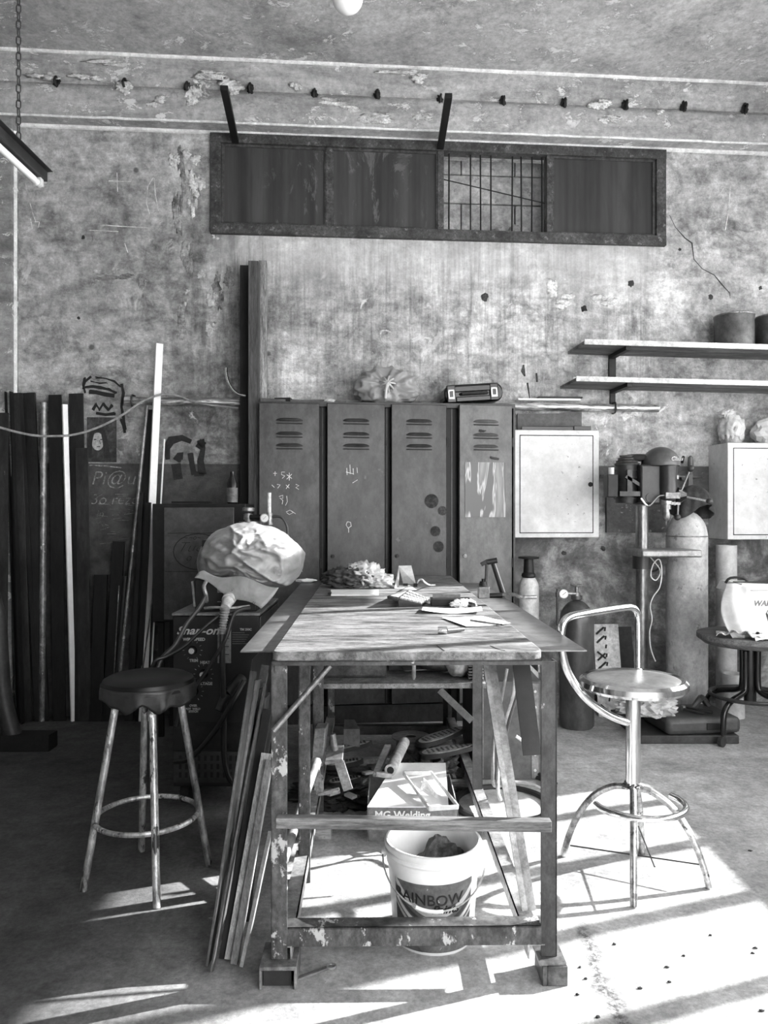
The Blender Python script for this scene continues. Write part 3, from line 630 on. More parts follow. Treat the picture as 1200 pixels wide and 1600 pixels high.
def cloth_cap():
    c = b+Vector((.035, -.01, 1.43)); m = MB(); n_ = 48; rings = []
    for k in range(14):
        u = k/13; ph = u*R(105); r0 = .125*math.sin(min(ph, R(90)))*(1+.12*max(0, u-.7)); z0 = .1*math.cos(ph)+.01; ring = []
        for i in range(n_):
            a = 6.283*i/n_; f = 1+.12*u*math.sin(a*5+1)+.08*u*math.sin(a*11+u*3)+.08*noise.noise(Vector((math.cos(a)*1.5, math.sin(a)*1.5, u*2)))
            drop = -.05*u*u*(1+math.sin(a*2+.5))-.03*max(0, math.sin(a-.6))*u
            ring.append(m.bm.verts.new(c+Vector((math.cos(a)*max(r0, .003)*f*1.0, math.sin(a)*max(r0, .003)*f*.9, z0+drop))))
        rings.append(ring)
    m.skin(rings, cap=False); o = one('cloth_cover', m, mat(.055, .9, var=.4, sc=12, kind='dark_cloth'), 'dark cloth rag draped over the top of the tall pale gas cylinder', 'rag', sharp=180)
    s = o.modifiers.new('solid', 'SOLIDIFY'); s.thickness = .004
cloth_cap()
Yc = 4.87; b = Vector(((901-600)/F0*Yc, Yc, 0))
def regulator(T, c, sc=1, flow=False):   # valve outlet, gauge(s), knob; towards -x (left) of c
    T.part('outlet', MB().cyl(c, c+Vector((-.085*sc, 0, 0)), .011*sc), STEEL)
    g = c+Vector((-.085*sc, -.01, 0)); T.part('gauge', MB().cyl(g+Vector((0, .012, 0)), g+Vector((0, -.012, 0)), .03*sc, n=24), STEEL)
    T.part('gauge_dial', MB().cyl(g+Vector((0, -.012, 0)), g+Vector((0, -.0135, 0)), .025*sc, n=24), PAPER); T.part('gauge_needle', MB().bar(g+Vector((-.01, -.0145, -.008)), g+Vector((.014, -.0145, .012)), .003, .001, (0, 0, 1)), INK)
T = Thing('gas_cylinder', 'dark grey gas cylinder with handwheel and gauge behind the chrome chair', 'gas cylinder')
cylinder(T, b, .108, .83, mat(.1, .35, 0, .35, 4, (1, 1, .5), .1, spot=.7, spotv=.25, kind='cylinder_paint'))
v = b+Vector((0, 0, .8)); T.part('valve', MB().cyl(v, v+Vector((0, 0, .05)), .022).cyl(v+Vector((0, 0, .05)), v+Vector((0, 0, .09)), .012), STEEL)
T.part('handwheel', MB().torus(v+Vector((0, 0, .095)), .032, .006, 24).bar(v+Vector((-.03, 0, .095)), v+Vector((.03, 0, .095)), .008, .006, (0, 1, 0)).bar(v+Vector((0, -.03, .095)), v+Vector((0, .03, .095)), .008, .006, (1, 0, 0)), STEEL)
regulator(T, v+Vector((-.01, -.02, .045)), .95)
q = v+Vector((-.13, -.03, .045)); T.part('regulator_stem', MB().cyl(q+Vector((0, 0, .03)), q+Vector((0, 0, -.2)), .007).cyl(q+Vector((0, 0, -.02)), q+Vector((0, 0, .01)), .012), DKSTEEL)
T.part('outlet', MB().cyl(q, v+Vector((-.1, -.03, .045)), .008), STEEL); T.done()
# small white cylinder with black collar
Yc = 4.98; b = Vector(((826-600)/F0*Yc, Yc, 0)); hN = CAMH-(905-800)/F0*Yc
T = Thing('gas_cylinder', 'slim whitish gas cylinder with black flanged collar right of the lockers', 'gas cylinder')
T.part('tank', MB().lathe([(.062, 0), (.066, .01), (.066, hN-.06), (.062, hN-.03), (.048, hN), (.03, hN+.02), (.001, hN+.02)], b, 32), mat(.5, .5, 0, .25, 6, spot=.64, spotv=.2))
T.part('collar', MB().lathe([(.036, hN+.005), (.046, hN+.02), (.044, hN+.035), (.034, hN+.045), (.03, hN+.13), (.066, hN+.135), (.068, hN+.145), (.03, hN+.15), (.001, hN+.15)], b, 32), BLACK); T.done()

# boards and tubes leaning on the wall behind the chrome chair
m = MB(); 
n = N('vent_panel'); b_ = WM@Vector((1.335, -.2, 0)); T = Thing('vent_panel', 'pale panel with slanted slots leaning behind the dark gas cylinder', 'panel')
T.part('panel_sheet', MB().bar(WM@Vector((1.49, -.3, 0)), WM@Vector((1.49, -.19, .60)), .17, .01), mat(.5, .6)); m = MB()
for i in range(9):
    z0_ = .08+i*.057; f = lambda x, z: WM@Vector((x, -.3+.11*z/.62-.0065, z)); m.bar(f(1.42, z0_), f(1.475, z0_+(.045 if i % 3 else -.045)), .012, .004, (0, 0, 1)); m.bar(f(1.48, z0_+.02), f(1.485, z0_+.045), .01, .004, (1, 0, 0))
T.part('slots', m, INK); T.done()
one('leaning_board', MB().bar(WM@Vector((1.64, -.22, 0)), WM@Vector((1.64, -.12, .57)), .11, .03), DARK, 'narrow dark board leaning on the wall left of the drill column', 'board', bevel=.003)
Yc = 5.3; b = Vector(((1135-600)/F0*Yc, Yc, 0)); T = Thing('plastic_pipe', 'tall light plastic pipe standing at the wall under the right cabinet', 'pipe')
T.part('pipe_wall', MB().lathe([(.068, 0), (.068, CAMH-52/F0*Yc), (.062, CAMH-52/F0*Yc), (.062, .01)], b, 32, cap=False), mat(.5, .45, var=.15)); T.done()
Yc = 5.1; b = Vector(((1146-600)/F0*Yc, Yc, 0)); one('plastic_pipe', MB().lathe([(.07, 0), (.07, CAMH-252/F0*Yc), (.064, CAMH-252/F0*Yc), (.064, .01), (.001, .01)], b, 32), mat(.5, .45, var=.15), 'short cut light plastic pipe standing on floor before the tall one', 'pipe')

# ---------------------------------------------------------------- pillar drill
def drill():
    Y0 = 4.95
    def q(x, y, dy=0): p = P(x, y, Y0); p.y += dy; return p
    T = Thing('drill_press', 'floor-standing pillar drill with rounded belt cover and three-spoke feed handle', 'drill press')
    cast = mat(.045, .4, 0, .3, 6, kind='cast_enamel'); hood = mat(.13, .35, .0, .2, 5, kind='hood_enamel')
    c0 = q(1003, 800); r = .04
    T.part('column', MB().cyl((c0.x, Y0, .03), (c0.x, Y0, q(0, 790).z), r, n=32), mat(.24, .3, .8, .4, 6, (1, 1, .4), kind='column_steel'))
    T.part('base_plate', MB().box(c0.x-.16, c0.x+.42, 4.50, 5.1, 0.0, .05).box(c0.x-.09, c0.x+.09, Y0-.09, Y0+.09, .05, .09), mat(.06, .6, .2, .4), bevel=.006)
    zt = q(0, 857).z; m = MB(); m.box(q(985, 0).x, q(1076, 0).x, Y0-.22, Y0+.1, zt-.045, zt)
    tb = T.part('work_table', m, mat(.3, .4, .6, .3), bevel=.01)
    T.part('table_bracket', MB().cyl((c0.x, Y0, zt-.13), (c0.x, Y0, zt-.03), .06).bar((c0.x, Y0, zt-.08), (c0.x+.14, Y0-.06, zt-.06), .06, .06, (0, 1, 0)), cast, under=tb)
    # head casting
    h0 = q(993, 727); h1 = q(1040, 788); m = MB()
    m.box(h0.x, h1.x, Y0-.1, Y0+.07, h1.z+.0, h0.z).cyl((h1.x-.02, Y0-.1, h1.z+.02), (h1.x-.02, Y0-.1, h0.z), .055, n=28)
    hd = T.part('head', m, cast, bevel=.012)
    T.part('nameplate', MB().cyl(q(1008, 778, -.1), q(1008, 778, -.106), .03, n=24), DKSTEEL, under=hd)
    # dome belt cover
    t = bmesh.new(); bmesh.ops.create_uvsphere(t, u_segments=36, v_segments=20, radius=1); m = MB(); mp = {}; cc = q(1031, 728)
    for v in t.verts:
        p = v.co; zq = p.z if p.z > -.03 else -.03; mp[v.index] = m.bm.verts.new(cc+Vector((p.x*.118, p.y*.15-.01, zq*.122)))
    for f in t.faces: m.bm.faces.new([mp[v.index] for v in f.verts])
    t.free(); cv = T.part('belt_cover', m, hood)
    m = MB(); m.text('Class', .036, Matrix.Translation(q(1034, 722, -.155))@Matrix.Rotation(R(90), 4, 'X'), .0015, .3); T.part('badge', m, mat(.5, .4), under=cv)
    m = MB().lathe([(.001, .03), (.06, .028), (.10, .012), (.105, 0), (.10, -.012), (.001, -.012)], q(1000, 716, .06), 32); T.part('belt_guard', m, DARK)
    # motor with cooling fins and stepped pulley
    mc = q(981, 755); m = MB().cyl((mc.x, Y0+.02, q(0, 786).z), (mc.x, Y0+.02, q(0, 727).z), .072, n=28)
    for k in range(5): z = q(0, 780-k*11).z; m.cyl((mc.x, Y0+.02, z), (mc.x, Y0+.02, z+.008), .082, n=28)
    mo = T.part('motor', m, mat(.04, .5, .2, .4)); m = MB()
    for k, rr in enumerate((.085, .072, .06, .05)): z = q(0, 727-k*4.2).z; m.lathe([(rr, z), (rr*.86, z+.006), (rr, z+.012)], (mc.x, Y0+.02, 0), 28)
    T.part('step_pulley', m, mat(.25, .4, .6), under=mo)
    T.part('switch_box', MB().box(q(944, 0).x, q(960, 0).x, Y0-.08, Y0+.02, q(0, 777).z, q(0, 742).z), BLACK, bevel=.004)
    T.part('capacitor', MB().cyl(q(953, 742, -.03), q(953, 731, -.03), .018), LIGHT)
    T.part('motor_bracket', MB().bar(q(972, 745, -.07), q(1000, 762, -.07), .02, .02).bar(q(962, 772, -.08), q(994, 772, -.08), .03, .02, (0, 0, 1)).bar(q(978, 735, -.07), q(978, 770, -.07), .03, .02), DKSTEEL)
    # quill, chuck
    m = MB().cyl(q(1032, 788, -.1), q(1032, 772, -.1), .042, n=24).cyl(q(1032, 796, -.1), q(1032, 788, -.1), .03).cyl(q(1032, 803, -.1), q(1032, 796, -.1), .02)
    T.part('quill', m, mat(.3, .35, .7)); m = MB().lathe([(.022, 0), (.024, -.01), (.024, -.035), (.017, -.05), (.012, -.055), (.001, -.055)], q(1032, 800, -.1)); T.part('chuck', m, STEEL); 
    T.part('drill_bit', MB().cyl(q(1032, 813, -.1), q(1032, 820, -.1), .005, .001), STEEL)
    T.part('depth_stop', MB().cyl(q(1043, 735, -.12), q(1043, 790, -.12), .006).box(q(1036, 0).x, q(1050, 0).x, Y0-.14, Y0-.1, q(0, 789).z, q(0, 785).z).box(q(1041, 0).x, q(1048, 0).x, Y0-.135, Y0-.11, q(0, 750).z, q(0, 744).z), STEEL)
    # feed handle
    hb = q(1051, 775, -.11); m = MB().lathe([(.018, -.03), (.05, -.02), (.055, 0), (.03, .03), (.02, .045), (.001, .05)], hb, 28, axis=(.93, -.36, 0)); fh = T.part('feed_hub', m, BLKGLOSS)
    for (x, y, dy) in ((1060, 735, -.2), (1088, 784, -.2), (1053, 808, -.06)):
        e = q(x, y, dy); m = MB().cyl(hb+(e-hb)*.1, e, .0065); sp = T.part('feed_spoke', m, CHROME); T.part('ball_knob', MB().blob(e, (.021,)*3, 0, 1, 0, 3), DKSTEEL, under=sp)
    # crank rod in front
    T.part('crank_rod', MB().tube([q(990, 779, -.14), q(998, 789, -.14), q(1004, 790, -.14), q(1010, 784, -.14), q(1018, 776, -.14), q(1030, 775, -.14)], .006, 8, smooth=3), CHROME)
    T.part('clamp_block', MB().box(q(1026, 0).x, q(1048, 0).x, Y0-.16, Y0-.1, q(0, 780).z, q(0, 770).z), STEEL, bevel=.003)
    T.done()
    # loose white cord hanging under the table
    pts = [q(1012, 870, -.05), q(1020, 880, -.06), q(1026, 892, -.07), q(1019, 905, -.07), q(1011, 898, -.07), q(1015, 880, -.07), q(1024, 873, -.07), q(1027, 890, -.08), q(1024, 915, -.08), q(1015, 930, -.07), q(1010, 945, -.07), q(1013, 965, -.07), q(1009, 985, -.07), q(1011, 1010, -.07), q(1018, 1030, -.07)]
    one('electric_cord', MB().tube(pts, .004, 7, smooth=5), LIGHT, 'thin pale cord hanging in loops from the drill press table', 'cord')
    pts = [q(1030, 872, -.0), q(1034, 880, 0), q(1027, 890, 0), q(1018, 893, 0)]; one('electric_cord', MB().tube(pts, .006, 7, smooth=5), BLACK, 'short thick black cord under the drill press table', 'cord')
drill()
# dark case and rag on the drill base
def jerry():
    M = Matrix.Translation((1.90, 4.64, .05))@Matrix.Rotation(R(6), 4, 'Z'); T = Thing('plastic_case', 'flat dark grey moulded plastic case lying on the drill press base', 'case')
    T.part('case_shell', MB().box(-.26, .2, -.13, .22, 0, .10, M), mat(.09, .5, 0, .2), bevel=.03); T.part('latch', MB().box(-.02, .06, -.137, -.128, .03, .07, M), BLACK, bevel=.003); T.part('side_grip', MB().tube([M@Vector(p) for p in ((.02, .1, .1), (.06, .1, .15), (.1, .14, .15), (.14, .14, .1))], .02, 8, smooth=3), mat(.1, .5)); T.done()
jerry()
one('plastic_sheet', MB().blob((1.58, 4.62, .19), (.15, .11, .075), .4, 2.2, 3, 4, flat=.15, ridge=1), plastic('cloudy_bag', .5, (.8, 1), .35), 'crumpled cloudy plastic bag heaped on the dark case behind the chair', 'bag', sharp=12)
T = Thing('clamp_tool', 'small black spring pliers lying on top of the dark plastic case', 'tool')
T.part('jaw', MB().bar((1.80, 4.62, .172), (1.90, 4.56, .165), .02, .015).bar((1.83, 4.66, .172), (1.96, 4.58, .165), .02, .015), BLACK, bevel=.003); T.part('pivot', MB().cyl((1.81, 4.64, .16), (1.81, 4.64, .19), .014), STEEL); T.done()

# ---------------------------------------------------------------- castor stool at the right edge
def castor_stool():
    Y0 = 4.62
    def q(x, y, dy=0): p = P(x, y, Y0); p.y += dy; return p
    cx = q(1172, 0).x; zs = q(0, 990).z; T = Thing('castor_stool', 'round wooden work stool on castors at the right edge with white box on it', 'stool')
    T.part('seat', MB().lathe([(.0, zs-.06), (.26, zs-.06), (.30, zs-.03), (.30, zs), (.0, zs)], (cx, Y0, 0), 48), wood(.2), bevel=.003)
    zr = q(0, 1083).z; m = MB()
    T.part('screw_post', MB().cyl((cx, Y0, q(0, 1095).z), (cx, Y0, zs-.05), .035), BLKGLOSS)
    for k in range(4):
        a = R(35+90*k); d = Vector((math.cos(a), math.sin(a), 0)); m = MB(); c = Vector((cx, Y0, 0))
        pts = [c+d*.05+Vector((0, 0, zs-.1)), c+d*.05+Vector((0, 0, zr+.06)), c+d*.08+Vector((0, 0, zr+.01)), c+d*.2+Vector((0, 0, zr-.02)), c+d*.27+Vector((0, 0, zr-.07)), c+d*.285+Vector((0, 0, zr-.15)), c+d*.285+Vector((0, 0, .07))]
        lg = T.part('leg', MB().tube(pts, .017, 10, smooth=6), BLKGLOSS)
        w_ = c+d*.3+Vector((0, 0, .03)); T.part('castor', MB().cyl(w_-Vector((d.y, -d.x, 0))*.011, w_+Vector((d.y, -d.x, 0))*.011, .03, n=24).cyl(w_+Vector((0, 0, .02))-d*.015, w_+Vector((0, 0, .05))-d*.015, .014), DKSTEEL, under=lg)
    T.part('foot_ring', MB().torus((cx, Y0, zr-.01), .225, .012, 48), DKSTEEL); T.done()
    # white welding machine box
    M = Matrix.Translation((q(1153, 0).x, Y0-.12, zs))@Matrix.Rotation(R(3), 4, 'Z'); W_ = .4; H = q(0, 917).z-zs
    T = Thing('welding_machine', 'white boxy welding machine with black carry handle standing on castor stool', 'welder')
    bd = T.part('housing', MB().box(0, W_, 0, .22, 0, H, M), mat(.8, .5, var=.06), bevel=.006)
    T.part('top_cover', MB().prism([M@Vector(c) for c in ((-.06, 0, H-.02), (W_, 0, H), (W_, 0, H+.012), (-.03, .0, H+.03))], M.to_3x3()@Vector((0, .26, 0))), WHITE)
    T.part('carry_handle', MB().box(-.03, .2, .08, .11, H+.02, H+.035, M).tube([M@Vector(c) for c in ((-.05, .16, H+.02), (-.02, .16, H+.05), (.06, .16, H+.05), (.09, .16, H+.02))], .008, 8, smooth=3), BLACK)
    T.part('lettering', MB().text('WARRIOR', .045, M@Matrix.Translation((.035, -.001, H-.1))@Matrix.Rotation(R(90), 4, 'X'), .001, .25, bold=.0012), mat(.25, .6), under=bd)
    T.part('small_print', MB().text('w  a  ry', .022, M@Matrix.Translation((.02, -.001, .012))@Matrix.Rotation(R(90), 4, 'X'), .001).cyl(M@Vector((.06, 0, .022)), M@Vector((.06, -.01, .022)), .008), BLACK, under=bd)
    T.part('emblem', MB().prism([M@Vector((.19+x*.1, -.001, .125+y*.1)) for x, y in ((-.8, .1), (-.5, .6), (-.15, .95), (.4, .6), (.7, .1), (.6, -.6), (.2, -.95), (-.2, -.6), (-.65, -.4))], M.to_3x3()@Vector((0, -.002, 0))), mat(.1, .5), under=bd)
    T.part('emblem_detail', MB().box(.21, .24, -.006, -.002, .1, .16, M).cyl(M@Vector((.125, -.002, .14)), M@Vector((.125, -.006, .14)), .009).cyl(M@Vector((.16, -.002, .13)), M@Vector((.16, -.006, .13)), .006), WHITE, under=bd)
    T.done()
    # draped soft translucent cover at its left side
    def fn(u, v): return Vector((-.045*math.sin(math.pi*min(1, v*1.05))*(1-u), -.03*math.sin(v*3)*math.sin(u*3.1)+.008*math.sin(u*9+v*3), .015*math.sin(u*3.1)*v))
    p = M@Vector((-.02, -.015, 0)); m = MB().sheet([M@Vector((-.11, -.04, .0)), M@Vector((.015, -.03, .0)), M@Vector((-.005, -.03, H+.0)), M@Vector((-.12, .02, H+.03))], 20, 20, .003, fn)
    one('plastic_cover', m, plastic('milky_cover', .75, (.8, 1), .4), 'milky plastic cover bulging from left side of the white welding machine', 'cover', sharp=180)
    def fn2(u, v): return Vector((0, 0, .035*math.sin(math.pi*u)*(1-v)+.012*math.sin(u*22)*(1-v)+.004*math.sin(v*9)))
    o = Vector((0, 0, zs+.003)); a = q(1100, 0).x
    m = MB().sheet([Vector((a+.0, Y0-.17, zs+.012)), Vector((a+.22, Y0-.27, zs+.004)), Vector((a+.34, Y0-.2, zs+.004)), Vector((a+.05, Y0-.05, zs+.02))], 24, 10, .004, fn2)
    one('striped_bag', m, mat(.45, .6, 0, .6, 1, (70, 4, 1), .2), 'crumpled striped foil packet lying on castor stool in front of white machine', 'packet')
    one('paper_sheet', MB().sheet([Vector((a+.17, Y0-.29, zs+.004)), Vector((a+.5, Y0-.22, zs+.004)), Vector((a+.5, Y0-.14, zs+.02)), Vector((a+.2, Y0-.2, zs+.02))], 16, 8, .002, lambda u, v: Vector((0, 0, .008*abs(math.sin(u*7+v*3))))), PAPER, 'loose white paper folded on the castor stool edge', 'paper')
castor_stool()
# ---------------------------------------------------------------- steel stock leaning on the left of the back wall
def lean(name, tx, ty, bx, by, wpx, th, m, lb, cat, dtop=.05, shape='flat', tz=None, side=(1,0,0), group=None, **k):
    by = max(by, 1127); p = Fl(bx, by); q = W(tx, ty, dtop); w_ = wpx/F0*q.y
    p.z = .002; mb = MB()
    if shape == 'flat': mb.bar(p, q, w_, th, side)
    elif shape == 'tube': mb.cyl(p, q, w_/2, n=16)
    elif shape == 'angle': mb.angle(p, q, w_, th, side)
    elif shape == 'channel':
        mb.bar(p, q, w_, .006, side); d = (q-p).normalized(); a = Vector((1, 0, 0)); a = (a-d*a.dot(d)).normalized(); b = d.cross(a)
        for sg in (-1, 1): o = a*(w_/2-.003)*sg-b*0+Vector((0, -th/2, 0)); mb.bar(p+o, q+o, .006, th, side)
    mb.move(Matrix.Identity(4)); return one(name, mb, m, lb, cat, group, **k)
S1 = mat(.035, .45, .2, .45, 5, (1, 1, .3), .2, spot=.7, spotv=.3, kind='dark_stock'); S2 = mat(.02, .45, .2, .45, 5, (1, 1, .3), .2, spot=.72, spotv=.25, kind='dark_stock'); S3 = mat(.055, .45, .2, .45, 5, (1, 1, .3), .2, spot=.7, spotv=.35, kind='dark_stock')
HIW = mat(.95, .4, var=.06, sc=3); RODM = mat(.28, .4, .5, .5, 8, (1, 1, .6), spot=.6, spotv=.6, kind='chipped_rod')
lean('flat_bar', 2, 645, 0, 1134, 22, .012, S3, 'leftmost wide steel flat bar leaning at the very left picture edge', 'metal bar', .2)
lean('channel_bar', 16, 613, 34, 1130, 9, .04, S2, 'dark channel with jagged top, leftmost of the tall leaning steel', 'metal bar', .1, 'channel')
lean('flat_bar', 25, 614, 42, 1128, 16, .012, S3, 'steel flat bar with a bolt hole near its top, second tall piece from left', 'metal bar', .09, bevel=.001)
lean('angle_bar', 33, 614, 58, 1124, 5, .006, S1, 'thin angle bar between two wide flat bars at left', 'metal bar', .1, 'angle')
lean('flat_bar', 44, 614, 66, 1122, 22, .02, S1, 'widest dark board-like steel bar in the left leaning stack', 'metal bar', .06, bevel=.001)
lean('steel_tube', 68, 629, 66, 1126, 10, .02, RODM, 'scuffed round tube with worn bright streak left of the white strip', 'tube', .1, 'tube')
lean('flat_bar', 86, 617, 93, 1118, 20, .012, S2, 'dark drilled flat bar immediately left of the bright white strip', 'metal bar', .07, bevel=.001)
lean('white_strip', 101, 632, 115, 1121, 7.5, .02, HIW, 'narrow bright white strip leaning among the dark steel at left', 'strip', .09, side=(1, .9, 0))
lean('flat_bar', 119, 615, 128, 1118, 22, .012, S1, 'dark flat bar immediately right of the narrow white strip', 'metal bar', .05, bevel=.001)
lean('flat_bar', 128, 700, 133, 1124, 19, .012, S3, 'shorter flat bar with welded rings in front of the right dark bar', 'metal bar', .12, bevel=.001)
lean('flat_bar', 158, 898, 150, 1124, 20, .02, S2, 'short black bar standing below the chalk writing', 'metal bar', .1)
lean('flat_bar', 186, 846, 170, 1124, 18, .02, S2, 'short black bar with a hole leaning left of the mottled rod', 'metal bar', .1)
lean('steel_tube', 196, 900, 178, 1126, 9, .02, S1, 'short dark tube leaning in front of the mottled long rod', 'tube', .12, 'tube')
lean('steel_rod', 230, 634, 180, 1128, 5.5, .02, RODM, 'long mottled slanting rod with its top at the sagging cable', 'rod', .08, 'tube')
lean('steel_rod', 186, 915, 174, 1124, 1.6, .02, RODM, 'hair-thin bright wire rod beside the short dark bars', 'rod', .16, 'tube')
lean('flat_bar', 236, 640, 200, 1122, 10, .01, S2, 'black flat bar tucked behind the long mottled rod', 'metal bar', .05)
lean('flat_bar', 222, 770, 205, 1126, 5, .02, S1, 'slim grey bar standing left of the wide white bar', 'metal bar', .1)
lean('flat_bar', 232, 785, 215, 1126, 8, .02, S2, 'black strip overlapping lower part of the wide white bar', 'metal bar', .17)
lean('white_bar', 249, 537, 222, 1120, 11, .02, HIW, 'tall wide white bar leaning on the wall left of the written cabinet door', 'bar', .1, side=(1, .7, 0), bevel=.001)
lean('steel_rod', 257, 686, 232, 1118, 2.6, .01, HIW, 'thin bright rod right beside the tall wide white bar', 'rod', .1, 'tube')
lean('steel_rod', 243, 900, 212, 1126, 2.5, .01, RODM, 'thin grey rod crossing foot of the wide white bar', 'rod', .22, 'tube')

# tall timbers left of the lockers
p = W(382, 413, .1)
TIMB = wood(.03, .5, 3, (10, 10, .8)); TIMB2 = wood(.11, .5, 3, (10, 10, .8))
def post(x0, x1, ytop, d0, d1, m, lb):
    a, z = wl(x0, ytop, d1); b, _ = wl(x1, ytop, d1); one('timber_post', MB().box(a, b, -d1, -d0, 0, z, WM), m, lb, 'timber', bevel=.002)
post(375, 389, 414, .03, .1, TIMB, 'dark square timber post, left and shorter of the two beside the lockers')
post(388, 404, 407, .08, .3, TIMB2, 'tall weathered timber post standing immediately left of the lockers')
a, z = wl(404, 406, .2); one('timber_batten', MB().box(a, a+.05, -.19, -.12, ZT+.0, z, WM), wood(.3, .6, 5, (8, 8, 1)), 'rough pale-edged timber slat rising from locker top beside the posts', 'timber')

# sagging cable, bent tube
m = MB(); m.tube([P(x, y, Y) for x, y, Y in ((-30, 660, 4.2), (0, 668, 4.3), (30, 676, 4.4), (62, 681, 4.5), (110, 680, 4.6), (150, 669, 4.75), (185, 652, 4.85), (218, 630, 4.95), (236, 621, 4.97), (256, 616, 5.0), (280, 619, 5.05), (310, 630, 5.08), (372, 638, 5.1))], .007, 8, smooth=6)
one('power_cable', m, mat(.3, .5), 'thin grey cable sagging across the dark leaning steel at left', 'cable')
one('bent_tube', MB().tube([W(353, 575, .1), W(355, 592, .1), W(362, 607, .1), W(372, 616, .1), W(384, 619, .1)], .011, 10, smooth=5), CHROME, 'short bent shiny tube beside the tall timber post', 'tube')

# poster and paint on the wall
def wr(m, pts, w_, lift=.003): m.ribbon([W(x, y) for x, y in pts], w_, WN, lift)
T = Thing('wall_poster', 'small dark torn poster with a pale face pasted among the graffiti on left wall', 'poster')
m = MB(); wb(m, 136, 652, 182, 722, .004, 0); T.part('poster_sheet', m, mat(.08, .7, 0, .7, 7), sharp=30)
def disc(m, x, y, rx, ry, d=.005):
    s, z = wl(x, y); k = WY(x)/F0; m.prism([WM@Vector((s+rx*k*math.cos(a/18*6.283), -d, z+ry*k*math.sin(a/18*6.283))) for a in range(18)], WN*.0006)
m = MB(); disc(m, 153, 690, 9.5, 14); T.part('printed_face', m, mat(.4, .7, 0, .3, 20))
m = MB(); wr(m, [(140, 715), (141, 690), (145, 674), (153, 670), (161, 674), (165, 690), (168, 716)], [.03, .03, .03, .035, .03, .035, .04], .006); T.part('printed_hair', m, mat(.03, .7, 0, .5, 20))
m = MB(); wr(m, [(147, 687), (151, 686.5)], .006, .0065); wr(m, [(157, 687), (161, 686.5)], .006, .0065); wr(m, [(152, 698), (157, 698)], .005, .0065); wr(m, [(156, 688), (157, 694)], .003, .0065); T.part('printed_features', m, INK)
T.done()
m = MB(); random.seed(11)
for pts, w_ in ((((130, 608), (133, 596), (143, 589)), .014), (((134, 605), (146, 604), (158, 606), (170, 609), (182, 614)), .02), (((140, 612), (152, 613), (166, 617), (180, 619)), .03), (((190, 600), (193, 615), (191, 635), (193, 652), (196, 672)), .018), (((146, 640), (150, 632), (156, 641), (162, 630), (170, 640), (176, 633)), .03), (((150, 590), (165, 591), (178, 596), (188, 604)), .008), (((133, 590), (131, 602), (134, 614)), .01), (((142, 596), (156, 599), (168, 598)), .007), (((150, 646), (166, 648), (180, 646)), .025), (((190, 655), (194, 665), (195, 676)), .02)):
    for j in range(3): wr(m, [(x+random.uniform(-1.2, 1.2), y+random.uniform(-1.2, 1.2)) for x, y in pts], w_*random.uniform(.4, .9), .003+.001*j)
g1 = mesh_of('stencil_graffiti', m, INK); g1.parent = bw; g1.matrix_parent_inverse = WM.inverted()
m = MB()
for pts, w_ in ((((262, 718), (260, 700), (268, 688), (284, 685), (298, 690)), [.03, .05, .055, .04, .03]), (((276, 720), (280, 712), (286, 713)), .05), (((275, 724), (278, 748)), .06), (((298, 708), (301, 728), (303, 742)), .035), (((313, 688), (317, 700), (313, 720), (316, 742)), [.05, .03, .04, .05]), (((318, 689), (310, 700)), .045), (((304, 740), (318, 740)), .03)):
    for j in range(2): wr(m, [(x+random.uniform(-1, 1), y+random.uniform(-1, 1)) for x, y in pts], w_, .003+.001*j)
g2 = mesh_of('painted_figure', m, mat(.035, .8, var=.5)); g2.parent = bw; g2.matrix_parent_inverse = WM.inverted()
m = MB()
for ch, x, y, sz in (('Pi@u', 142, 757, .13), ('3o rezow', 141, 788, .10), ('in', 150, 808, .07)):
    s, z = wl(x, y); m.text(ch, sz, WM@Matrix.Translation((s, -.003, z))@Matrix.Rotation(R(90), 4, 'X'), .0005, .25, bold=-.0015)
for k in range(26):
    x = random.uniform(142, 205); y = random.uniform(770, 850); wr(m, [(x, y), (x+random.uniform(4, 22), y+random.uniform(-3, 3))], .0025)
wr(m, [(140, 727), (165, 728), (190, 731)], .008)
g3 = mesh_of('chalk_writing', m, mat(.3, .9, var=.6, sc=30, bs=0)); g3.parent = bw; g3.matrix_parent_inverse = WM.inverted()
m = MB()   # pale scratches high on the wall
for pts in (((40, 285), (45, 310), (52, 335), (56, 346)), ((48, 342), (51, 358)), ((54, 347), (62, 347), (60, 356)), ((240, 277), (231, 292), (229, 318), (234, 335)), ((241, 278), (243, 305), (248, 330)), ((183, 270), (184, 300)), ((1133, 290), (1127, 300), (1122, 306)), ((1141, 292), (1138, 330), (1133, 360)), ((1180, 285), (1186, 300)), ((1187, 283), (1188, 296)), ((160, 352), (240, 357)), ((195, 380), (200, 395)), ((170, 283), (205, 284)), ((140, 360), (185, 362))): wr(m, pts, .005)
g4 = mesh_of('scratches', m, mat(.7, .9, bs=0)); g4.parent = bw; g4.matrix_parent_inverse = WM.inverted()
for g in (g1, g2, g3, g4): g['kind'] = 'structure'

